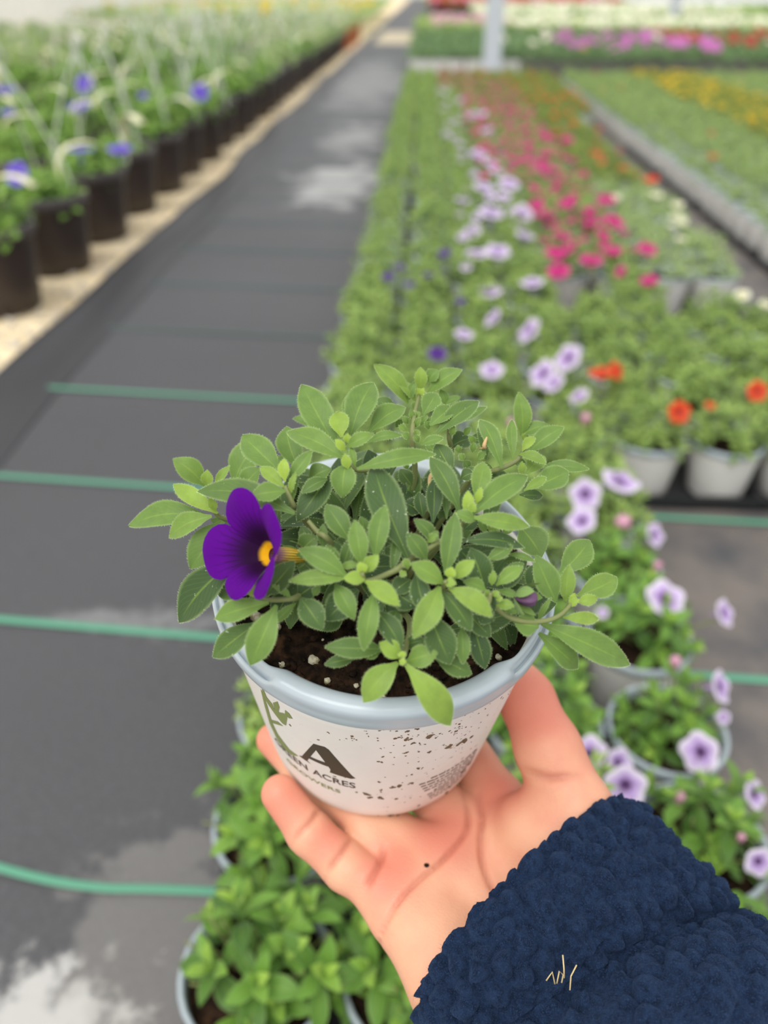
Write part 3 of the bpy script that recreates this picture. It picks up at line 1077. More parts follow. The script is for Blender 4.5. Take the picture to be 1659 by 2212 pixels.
BFOL = [foliage_mesh('foliage', 300 + s, 36, 8, 0.120, 0.088, 0.198, 0.064, M_LEAFT, wr=0.5, low=0.0) for s in range(4)]
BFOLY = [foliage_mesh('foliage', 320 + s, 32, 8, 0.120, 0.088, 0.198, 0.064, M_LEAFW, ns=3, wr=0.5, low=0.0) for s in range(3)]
BASKETS = []
lrng = random.Random(21)
for c in range(15):
    cx = -1.085 - 0.31 * c
    cnt = 0
    for j in range(42):
        y = 0.87 + 0.345 * j + (0.17 if c % 2 else 0)
        if y > 13.2 or not in_view((cx, y, 0.22), 0.02):
            continue
        if c > 8 and y > 11:
            continue
        cnt += 1
        e = bpy.data.objects.new('hanging_basket', None)
        COL.objects.link(e)
        e.location = (cx + lrng.uniform(-.008, .008), y + lrng.uniform(-.008, .008), 0.002)
        dark = not (y > 10.6 and c < 2)
        row = 'row beside the gravel strip' if c == 0 else f'{ordinal(c + 1)} row in from path'
        tag(e, f'{"black" if dark else "rust-orange"} hanging basket with leafy plant, {ordinal(cnt)} along {row}', 'hanging basket', 'hanging baskets standing on the gravel')
        b_ = obj('pot', BK_BODY[dark], e)
        obj('rim', BK_RIM[dark], b_)
        if y < 6:
            obj('soil', BK_SOIL, e)
        m = Matrix.Rotation(lrng.uniform(0, 6.3), 4, 'Z') @ Matrix.Scale(lrng.uniform(0.82, 1.1), 4)
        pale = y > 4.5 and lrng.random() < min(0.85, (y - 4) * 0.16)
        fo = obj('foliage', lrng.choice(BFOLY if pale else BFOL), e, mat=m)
        fo['kind'] = 'stuff'
        if lrng.random() < (0.8 if c == 0 else 0.4):
            obj('hanger', HANGER, e, mat=Matrix.Rotation(lrng.uniform(0, 6.3), 4, 'Z') @ Matrix.Rotation(lrng.uniform(-.12, .12), 4, 'X'))
        if lrng.random() < 0.5:
            obj('plant_tag', TAGM, e, mat=Matrix.Translation((lrng.uniform(-.06, .06), lrng.uniform(-.06, .06), 0.0)) @ Matrix.Rotation(lrng.uniform(-.9, .9), 4, 'Z') @ Matrix.Diagonal((1.3, 1.5, 1.15, 1)))
        BASKETS.append((e.location[0], e.location[1], e))
bxy = np.array([(p[0], p[1]) for p in BASKETS])
for kind, x, y, z, r, fc in BLOOMS:
    if kind == 'b':
        q = int(np.argmin((bxy[:, 0] - x) ** 2 + (bxy[:, 1] - y) ** 2))
        put_bloom(BASKETS[q][2], 'b', (x, y, z), r, 4 if lrng.random() < 0.5 else 0, lrng)

# ---------------------------------------------------------------- the beds far behind: too many to count
def field(name, label, x0, x1, y0, y1, mat, size, dens, z=0.15, blooms=(), pitch=0.24):
    rr = np.random.RandomState(abs(hash(name)) % 1000 if False else sum(map(ord, name)))
    n = int((x1 - x0) * (y1 - y0) * dens)
    X, Y = rr.uniform(x0, x1, n), rr.uniform(y0, y1, n)
    mound = 0.5 + 0.5 * np.cos(X / pitch * 2 * np.pi) * np.cos(Y / pitch * 2 * np.pi)
    Z = z * (0.62 + 0.38 * mound) * rr.uniform(0.75, 1.0, n)
    az = rr.uniform(0, 2 * np.pi, n)
    A = np.stack([np.cos(az), np.sin(az), rr.uniform(-0.1, 0.9, n)], -1)
    N = np.tile([0.0, -0.2, 1.0], (n, 1))
    L = size * rr.uniform(0.7, 1.2, n)
    v, f, uv, tn = leaves(np.stack([X, Y, Z], -1), A, N, L, L * 0.5, np.full(n, .08), rr.uniform(0.1, 0.9, n), ns=3, nc=3)
    V, Fq, UV, TN, MI, mats = [v], [f], [uv], [tn], [np.zeros(len(f), int)], [mat]
    k = len(v)
    for bi, (kind, bx0, bx1, by0, by1, bd, br) in enumerate(blooms):
        nb = int((bx1 - bx0) * (by1 - by0) * bd)
        C_ = np.stack([rr.uniform(bx0, bx1, nb), rr.uniform(by0, by1, nb), z * rr.uniform(0.95, 1.2, nb)], -1)
        a = np.linspace(0, 2 * np.pi, 6)[:-1]
        tilt = rr.uniform(-0.5, 0.5, (nb, 2))
        R = br * rr.uniform(0.7, 1.2, nb)
        dx, dy = np.cos(a)[None] * R[:, None], np.sin(a)[None] * R[:, None]
        P = np.stack([C_[:, 0:1] + dx, C_[:, 1:2] + dy * 0.85, C_[:, 2:3] + dx * tilt[:, :1] + dy * (0.45 + tilt[:, 1:])], -1)
        cc = C_[:, None, :] - np.array([0, 0, 1.0]) * R[:, None, None] * 0.25
        pv = np.concatenate([cc, P], 1).reshape(-1, 3)
        tri = np.array([(0, j + 1, (j + 1) % 5 + 1, (j + 1) % 5 + 1) for j in range(5)])
        pf = (np.arange(nb)[:, None, None] * 6 + tri[None]).reshape(-1, 4) + k
        V.append(pv)
        Fq.append(pf)
        UV.append(np.tile([(0, 0.1)] + [(0, 0.9)] * 5, (nb, 1)))
        TN.append(np.zeros(len(pv)))
        MI.append(np.full(len(pf), bi + 1))
        mats.append(BLOOM[kind])
        k += len(pv)
    Fall = []
    for q in Fq:
        Fall += [tuple(r) if r[2] != r[3] else tuple(r[:3]) for r in q.tolist()]
    o = mesh_obj(name, np.concatenate(V), Fall, mats, uv=np.concatenate(UV), midx=np.concatenate(MI), attr={'tone': np.concatenate(TN)}, smooth=False)
    return tag(o, label, 'plants', kind='stuff')
field('distant_green_bed', 'deep green bedding plants massed behind the grey post', -0.16, 6.2, 7.62, 11.4, M_LEAFD, 0.075, 900, 0.22,
      [('n', 1.25, 2.6, 7.9, 10.2, 24, 0.04), ('r', 2.5, 5.6, 8.2, 10.5, 26, 0.04), ('n', 2.1, 2.9, 7.65, 8.1, 34, 0.04), ('w', 0.5, 3.5, 7.7, 11.4, 1.2, 0.045), ('y', 0.9, 1.5, 7.65, 7.85, 24, 0.035)])
field('distant_light_green_bed', 'light green bedding plants in a broad far strip', -0.16, 9.0, 12.2, 16.0, M_LEAFB, 0.13, 330, 0.20,
      [('w', 1.1, 9.0, 12.3, 14.4, 60, 0.055), ('k', 0.0, 1.2, 12.5, 15.5, 20, 0.06)], 0.3)
field('distant_white_bed', 'white-flowered plants in a far strip below the top edge', 1.0, 12.0, 17.0, 23.0, M_LEAFW, 0.2, 110, 0.2,
      [('w', 1.0, 6.0, 17.0, 22.0, 40, 0.08)], 0.4)
field('distant_coral_bed', 'coral-red flowered plants at the far end of the path', 0.0, 5.0, 23.5, 33.0, M_LEAFB, 0.25, 60, 0.25,
      [('r', 0.0, 5.0, 23.5, 33.0, 50, 0.10), ('k', 0.0, 5.0, 23.5, 33.0, 20, 0.10)], 0.5)
field('distant_basket_greenery', 'yellowish green plants massed behind the hanging baskets', -5.4, -1.0, 13.4, 24.0, M_LEAFW, 0.16, 200, 0.34,
      [('y', -5.4, -1.0, 13.4, 20.0, 6, 0.05)], 0.5)
# white front of the far bed's trays beyond the cross aisle
for k in range(2):
    x0 = -0.15 + 0.47 * k
    v, f = [], []
    for (a, b, z) in ((0.0, 0.0, 0.0), (0.0, -0.006, 0.13), (0.0, -0.010, 0.15), (0.0, 0.02, 0.15)):
        v += [(x0, 7.55 + b, z), (x0 + 0.455, 7.55 + b, z)]
    v += [(x0, 7.57, 0), (x0 + 0.455, 7.57, 0)]
    for i in range(4):
        f.append((2 * i, 2 * i + 1, 2 * i + 3, 2 * i + 2))
    f += [(0, 2, 4, 6, 8), (9, 7, 5, 3, 1), (8, 9, 1, 0)]
    o = mesh_obj('far_planter', v, f, [M_WHITE], smooth=False)
    tag(o, f'long white planter front at the far bed, {ordinal(k + 1)} from path', 'planter', 'white planters along the far bed')

# ---------------------------------------------------------------- the held pot (local frame: origin at the centre of its base, millimetres)
AXW = unit(np.array([0.0391, -0.1643, 1.0]))
AXU = unit(np.cross([0, 1, 0], AXW))
AXV = np.cross(AXW, AXU)
BASE = np.array([-0.0097, 0.2021, 0.5395]) - AXW * 0.0948
FRAME = Matrix(((AXU[0], AXV[0], AXW[0], BASE[0]), (AXU[1], AXV[1], AXW[1], BASE[1]), (AXU[2], AXV[2], AXW[2], BASE[2]), (0, 0, 0, 1)))
def wor(L):
    L = np.asarray(L, float) * 0.001
    return BASE + L[..., 0:1] * AXU + L[..., 1:2] * AXV + L[..., 2:3] * AXW

held = bpy.data.objects.new('potted_flower', None)
COL.objects.link(held)
held.matrix_world = FRAME
tag(held, 'small green plant with one violet bloom in white pot, held in the hand', 'potted plant')

def mat_held_pot():
    m = NT('white_printed_pot')
    co = m.coord('Object')
    c = m.mix(m.ramp(m.noise(30, co, 4), 0.4, 0.7), lin(240, 235, 228), lin(234, 228, 221))
    # brown splashes of potting soil, heavier on one side
    sx = m.n('SeparateXYZ')
    m.l(co, sx.inputs[0])
    side = m.ramp(sx.outputs['X'], 0.004, 0.030)
    d = m.math('MULTIPLY', m.ramp(m.noise(210, co, 6, 0.72), 0.60, 0.66), side)
    d = m.math('MULTIPLY', d, m.ramp(m.noise(48, co, 3), 0.46, 0.60))
    c = m.mix(m.math('MULTIPLY', d, 0.75), c, lin(112, 84, 62))
    c = m.mix(m.math('MULTIPLY', m.ramp(m.noise(330, co, 4, 0.7), 0.68, 0.72), 0.5), c, lin(120, 100, 80))
    m.color(c).set(Roughness=0.42)
    m.b.inputs['Subsurface Weight'].default_value = 0.0
    return m.m
def conept(th, w, off=0.0):
    """a point on the pot's wall; th in degrees from the front, w height in mm"""
    r = 44.1 + (55.0 - 44.1) * w / 86.0 + off
    t = np.radians(th)
    return np.stack([r * np.sin(t), -r * np.cos(t), np.asarray(w, float) + 0 * t], -1) * 0.001

bprof = [(30, 3.0), (38, 1.2), (41.5, 0.0), (43.3, 0.6), (44.1, 2.0)] + [(44.1 + 10.9 * w / 86.0, w) for w in (8, 20, 35, 50, 65, 78, 86)] + [(53.6, 87), (51.6, 86), (50.9, 74)]
v, f = lathe([(r * .001, w * .001) for r, w in bprof], 128, close_bot=True)
pot = mesh_obj('pot', v, f, [mat_held_pot()], held)
pot['label'] = 'white plastic pot body spattered with soil'
# rim: broad smooth pads alternate with a stepped groove
PADP = np.array([(55.0, 85.0), (56.5, 85.1), (57.2, 86.4), (57.1, 88.6), (57.3, 90.6), (57.6, 92.2), (57.5, 94.0), (56.9, 95.2), (55.6, 95.8), (53.8, 95.7), (52.0, 95.0), (50.8, 93.6), (50.3, 91.0), (50.2, 82.0)])
GRVP = np.array([(55.0, 85.0), (56.5, 85.1), (57.3, 86.4), (57.6, 88.6), (57.6, 90.6), (57.0, 91.6), (56.3, 91.2), (55.9, 89.6), (55.4, 90.2), (55.2, 94.2), (54.5, 95.4), (53.8, 95.1), (53.3, 92.0), (52.7, 82.0)])
NT_ = 288
th = np.linspace(-180, 180, NT_, endpoint=False)
def sm(x, a, b):
    t = np.clip((x - a) / (b - a), 0, 1)
    return t * t * (3 - 2 * t)
pad = sm(th, -37, -30) * (1 - sm(th, 43, 50)) + sm(th, 140, 147) + (1 - sm(th, -141, -134))
R = PADP[None] * pad[:, None, None] + GRVP[None] * (1 - pad[:, None, None])
t_ = np.radians(th)[:, None]
v = np.stack([R[:, :, 0] * np.sin(t_), -R[:, :, 0] * np.cos(t_), R[:, :, 1]], -1).reshape(-1, 3) * 0.001
n = PADP.shape[0]
f = [(i * n + j, ((i + 1) % NT_) * n + j, ((i + 1) % NT_) * n + j + 1, i * n + j + 1) for i in range(NT_) for j in range(n - 1)]
rim = mesh_obj('rim', v, f, [mat_plastic('grey_blue_rim', lin(180, 191, 198), 0.28)], pot)
rim['label'] = 'grey-blue moulded rim'

# soil
rs = np.random.RandomState(4)
nr_, na_ = 34, 96
q = np.linspace(0, 1, nr_)[:, None]
a = np.linspace(0, 2 * np.pi, na_, endpoint=False)[None]
X, Y = 51.3 * q * np.cos(a), 51.3 * q * np.sin(a)
def vnoise(X, Y, s, seed):
    r = np.random.RandomState(seed)
    g = r.rand(64, 64)
    x, y = X / s + 31, Y / s + 31
    i, j = np.floor(x).astype(int), np.floor(y).astype(int)
    u, w = x - i, y - j
    u, w = u * u * (3 - 2 * u), w * w * (3 - 2 * w)
    i, j = i % 63, j % 63
    return g[i, j] * (1 - u) * (1 - w) + g[i + 1, j] * u * (1 - w) + g[i, j + 1] * (1 - u) * w + g[i + 1, j + 1] * u * w
Z = 83 + 3.2 * (vnoise(X, Y, 14, 1) - .5) + 2.6 * (vnoise(X, Y, 5, 2) - .5) + 1.8 * (vnoise(X, Y, 2.2, 3) - .5) + 2.2 * (1 - q ** 2)
v = np.stack([X, Y, Z], -1).reshape(-1, 3) * 0.001
f = [(i * na_ + j, i * na_ + (j + 1) % na_, (i + 1) * na_ + (j + 1) % na_, (i + 1) * na_ + j) for i in range(nr_ - 1) for j in range(na_)]
soil = mesh_obj('soil', v, f, [M_SOIL], held)
soil['label'] = 'dark brown peaty soil'
rng = random.Random(8)
parts = []
for i in range(520):
    rr, aa = 50 * math.sqrt(rng.random()), rng.uniform(0, 6.283)
    x, y = rr * math.cos(aa), rr * math.sin(aa)
    lv, lf = lump(rng, rng.uniform(0.5, 1.9), rng.uniform(0.5, 0.9), 6, 4, 0.35)
    parts.append(((lv + np.array([x, y, 84.0 + 2 * (1 - rr * rr / 2500) + rng.uniform(-.5, .9)])) * 0.001, lf))
v, f = merge(parts)
cr = mesh_obj('soil_crumbs', v, f, [M_SOIL], soil)
cr['kind'] = 'stuff'
def mat_perlite():
    m = NT('perlite')
    co = m.coord('Object')
    c = m.mix(m.ramp(m.noise(700, co, 4), 0.4, 0.65), lin(222, 214, 190), lin(150, 140, 100))
    m.color(c).set(Roughness=0.85)
    m.bump(m.noise(1200, co, 4), 0.6, 0.0004)
    return m.m
M_PER = mat_perlite()
PER = [mesh_obj('perlite', lump(random.Random(s), 0.001, 0.8, 8, 5, 0.22)[0], lump(random.Random(s), 0.001, 0.8, 8, 5, 0.22)[1], [M_PER], link=False) for s in range(4)]
spots = [(-24, -43, 2.4), (-19, -45, 2.2), (-37, -30, 1.3), (-30, -36, 1.0), (-9, -49.5, 1.4), (-3, -48, 1.0), (2, -46, 1.1), (34, -37, 1.6), (-20, -34, 1.5), (-15, -41, .9), (-27, -40, .8), (8, -47, .9), (-41, -18, 1.4), (24, -43, 1.2), (38, -28, .9), (40, -20, 1.0), (-12, -46, .8), (-33, -22, .9), (-34, 6, 1.6), (14, -46, .8), (-6, -42, .7)]
for x, y, r in spots:
    obj('perlite', PER[rng.randint(0, 3)], soil, mat=Matrix.Translation((x * .001, y * .001, (84.6 + 2 * (1 - (x * x + y * y) / 2600)) * .001)) @ Matrix.Rotation(rng.uniform(0, 6), 4, 'Z') @ Matrix.Scale(r * 1.3, 4))
parts = []
for i in range(60):
    rr, aa = 50 * math.sqrt(rng.random()), rng.uniform(0, 6.283)
    lv, lf = lump(rng, rng.uniform(0.25, 0.6), 0.8, 5, 3)
    parts.append(((lv + np.array([rr * math.cos(aa), rr * math.sin(aa), 85.3 + 1.5 * (1 - rr * rr / 2500)])) * 0.001, lf))
v, f = merge(parts)
cr = mesh_obj('perlite_grit', v, f, [M_PER], soil)
cr['kind'] = 'stuff'

# print on the pot wall
def print_mesh(name, tris2d, mat, off=0.10):
    """flat shapes given in (degrees, mm) wrapped on the wall; cut fine enough to follow its curve"""
    bm = bmesh.new()
    for poly in tris2d:
        vs = [bm.verts.new((p[0] * 0.8, p[1], 0)) for p in poly]
        try:
            bm.faces.new(vs)
        except ValueError:
            pass
    bmesh.ops.triangulate(bm, faces=bm.faces[:])
    for _ in range(4):
        es = [e for e in bm.edges if e.calc_length() > 2.2]
        if not es:
            break
        bmesh.ops.subdivide_edges(bm, edges=es, cuts=1)
        bmesh.ops.triangulate(bm, faces=bm.faces[:])
    for vtx in bm.verts:
        p = conept(vtx.co.x / 0.8, vtx.co.y, off)
        vtx.co = Vector(p.tolist())
    bmesh.ops.recalc_face_normals(bm, faces=bm.faces[:])
    me = bpy.data.meshes.new(name)
    bm.to_mesh(me)
    bm.free()
    me.materials.append(mat)
    return obj(name, me, pot)
M_INK = simple('dark_olive_ink', lin(62, 58, 44), 0.5)
M_INKG = simple('olive_green_ink', lin(134, 144, 84), 0.5)
M_INKB = simple('brown_ink', lin(120, 94, 84), 0.55)
LOGO = {'A1': [(-29.9, 40.8), (-21.9, 59.4), (-21.4, 54.7), (-27.3, 40.0)],
        'A2': [(-21.9, 59.4), (-17.4, 60.6), (-15.9, 59.4), (-7.7, 41.4), (-6.4, 39.8), (-8.2, 38.6), (-17.1, 39.0), (-16.6, 41.9), (-18.3, 46.7), (-21.4, 54.7)],
        'A3': [(-25.1, 45.8), (-18.3, 46.7), (-17.4, 43.8), (-25.9, 43.4)], 'A4': [(-31.5, 39.8), (-29.8, 41.3), (-27.3, 40.0), (-25.7, 38.8)]}
o = print_mesh('logo_letter', list(LOGO.values()), M_INK)
o['label'] = 'large dark letter A of the printed logo'
SWOOSH = [[(-42.6, 76.5), (-42.2, 73.1), (-42.3, 65.0), (-43.8, 51.4), (-42.5, 44.1), (-37.0, 38.7), (-31.9, 38.9), (-35.1, 35.5), (-41.1, 32.7), (-45.8, 36.8), (-47.3, 45.8), (-45.1, 61.5)],
          [(-40.6, 80.7), (-40.2, 73.9), (-37.9, 71.9), (-37.7, 67.4), (-41.1, 67.6), (-43.0, 72.1)],
          [(-37.1, 73.6), (-33.9, 78.1), (-33.9, 74.0), (-35.5, 69.0), (-37.7, 67.4)],
          [(-35.5, 69.0), (-32.8, 71.3), (-30.7, 72.0), (-33.6, 61.4), (-35.5, 60.9), (-38.2, 63.5), (-41.1, 67.6)],
          [(-31.2, 75.3), (-29.6, 74.4), (-28.7, 71.7), (-30.6, 70.1), (-31.9, 72.1)], [(-45.0, 52.3), (-38.4, 58.8), (-35.5, 58.8), (-39.4, 55.3), (-43.2, 51.5)]]
o = print_mesh('logo_sprig', SWOOSH, M_INKG)
o['label'] = 'olive green leafy swoosh of the printed logo'
def text_print(body, th0, th1, w0, h, mat, name):
    cu = bpy.data.curves.new('lettering', 'FONT')
    cu.body = body
    cu.resolution_u = 3
    cu.offset = 0.012
    to = bpy.data.objects.new('lettering', cu)
    COL.objects.link(to)
    dg = bpy.context.evaluated_depsgraph_get()
    me = to.evaluated_get(dg).to_mesh()
    P = np.array([vt.co[:2] for vt in me.vertices])
    lo, hi = P.min(0), P.max(0)
    polys = []
    for pl in me.polygons:
        polys.append([(th0 + (P[i][0] - lo[0]) / (hi[0] - lo[0]) * (th1 - th0), w0 + (P[i][1] - lo[1]) / (hi[1] - lo[1]) * h) for i in pl.vertices])
    bpy.data.objects.remove(to)
    return print_mesh(name, polys, mat)
text_print('GREEN', -48.5, -28.5, 29.6, 5.2, M_INK, 'printed_word')
text_print('ACRES', -26.0, -6.6, 29.8, 5.2, M_INK, 'printed_word')
text_print('GROWERS', -43.0, -13.6, 21.0, 3.3, M_INKG, 'printed_word')
rng = random.Random(12)
rows = []
for i in range(9):
    w = 33.0 - 2.9 * i
    t0, t1 = 19 + 1.2 * i + (6 if i in (0, 5) else 0), 53 - rng.uniform(0, 7)
    t = t0
    while t < t1:
        d = rng.uniform(1.2, 4.0)
        rows.append([(t, w), (t + d, w + 0.05), (t + d, w + 1.15), (t, w + 1.1)])
        t += d + 0.7
o = print_mesh('small_print', rows, M_INKB)
o['label'] = 'block of fine brown print, too small to read'
# crumbs of soil stuck to the wall
DIRT = [(2.6, 56.8, 5), (17.5, 47.3, 4), (16.1, 42.9, 4), (19.7, 72.8, 11), (28.0, 59.1, 8), (35.0, 56.4, 10), (31.5, 83.5, 9), (38.6, 81.2, 6), (10.8, 79.8, 5), (7.8, 75.6, 5), (11.3, 73.8, 5), (20.1, 59.8, 5), (13.9, 70.1, 5), (29.1, 69.7, 4), (29.6, 75.0, 4), (-6.9, 75.0, 3), (-6.3, 73.1, 4), (-19.4, 64.5, 3), (3.2, 38.0, 4), (8.7, 33.0, 5), (11.9, 33.6, 6), (15.7, 33.9, 5), (4.4, 29.8, 5), (4.1, 22.6, 6), (10.9, 20.2, 5), (-2.4, 25.7, 7), (-0.3, 22.7, 6), (10.1, 1.8, 6), (13.2, 0.8, 5), (49.0, 20.9, 7), (46.1, 18.1, 6), (23.1, 6.4, 5), (39.8, 4.4, 5), (33.9, 16.7, 4), (-6.4, 25.8, 3), (-15.3, 36.7, 3), (-15.6, 34.1, 4), (11.4, 62.8, 4), (13.7, 80.7, 4), (-2.4, 79.9, 2), (-21.8, 85.2, 2), (-30.9, 64.5, 3), (39.6, 10.4, 4), (39.4, 56.0, 5), (29.8, 18.4, 4)]
parts = []
def fleck(th_, w_, r_):
    k = rng.randint(3, 6)
    for _ in range(k):
        c = (th_ + rng.gauss(0, r_ * 0.10), min(88, max(1, w_ + rng.gauss(0, r_ * 0.09))))
        rr = r_ * 0.085 * rng.uniform(0.5, 1.3)
        P0 = conept(c[0], c[1], 0.05)
        nrm = unit(np.array([math.sin(math.radians(c[0])), -math.cos(math.radians(c[0])), -0.12]))
        tu = np.array([math.cos(math.radians(c[0])), math.sin(math.radians(c[0])), 0])
        tv = np.cross(nrm, tu)
        lv, lf = lump(rng, 1.0, 1.0, 6, 4, 0.4)
        ang = rng.uniform(0, 3.1)
        e1, e2 = tu * math.cos(ang) + tv * math.sin(ang), -tu * math.sin(ang) + tv * math.cos(ang)
        P = P0 + 0.001 * rr * (lv[:, 0:1] * e1 * rng.uniform(1, 2.0) + lv[:, 1:2] * e2 + lv[:, 2:3] * nrm * 0.35)
        parts.append((P, lf))
for th_, w_, r_ in DIRT:
    fleck(th_, w_, r_)
for i in range(150):
    th_ = rng.gauss(24, 15)
    fleck(th_, rng.choice([rng.uniform(2, 85), rng.uniform(60, 86)]), rng.uniform(0.8, 2.2))
v, f = merge(parts)
o = mesh_obj('soil_flecks', v, f, [simple('dried_soil', lin(116, 88, 64), 0.95)], pot)
o['kind'] = 'stuff'

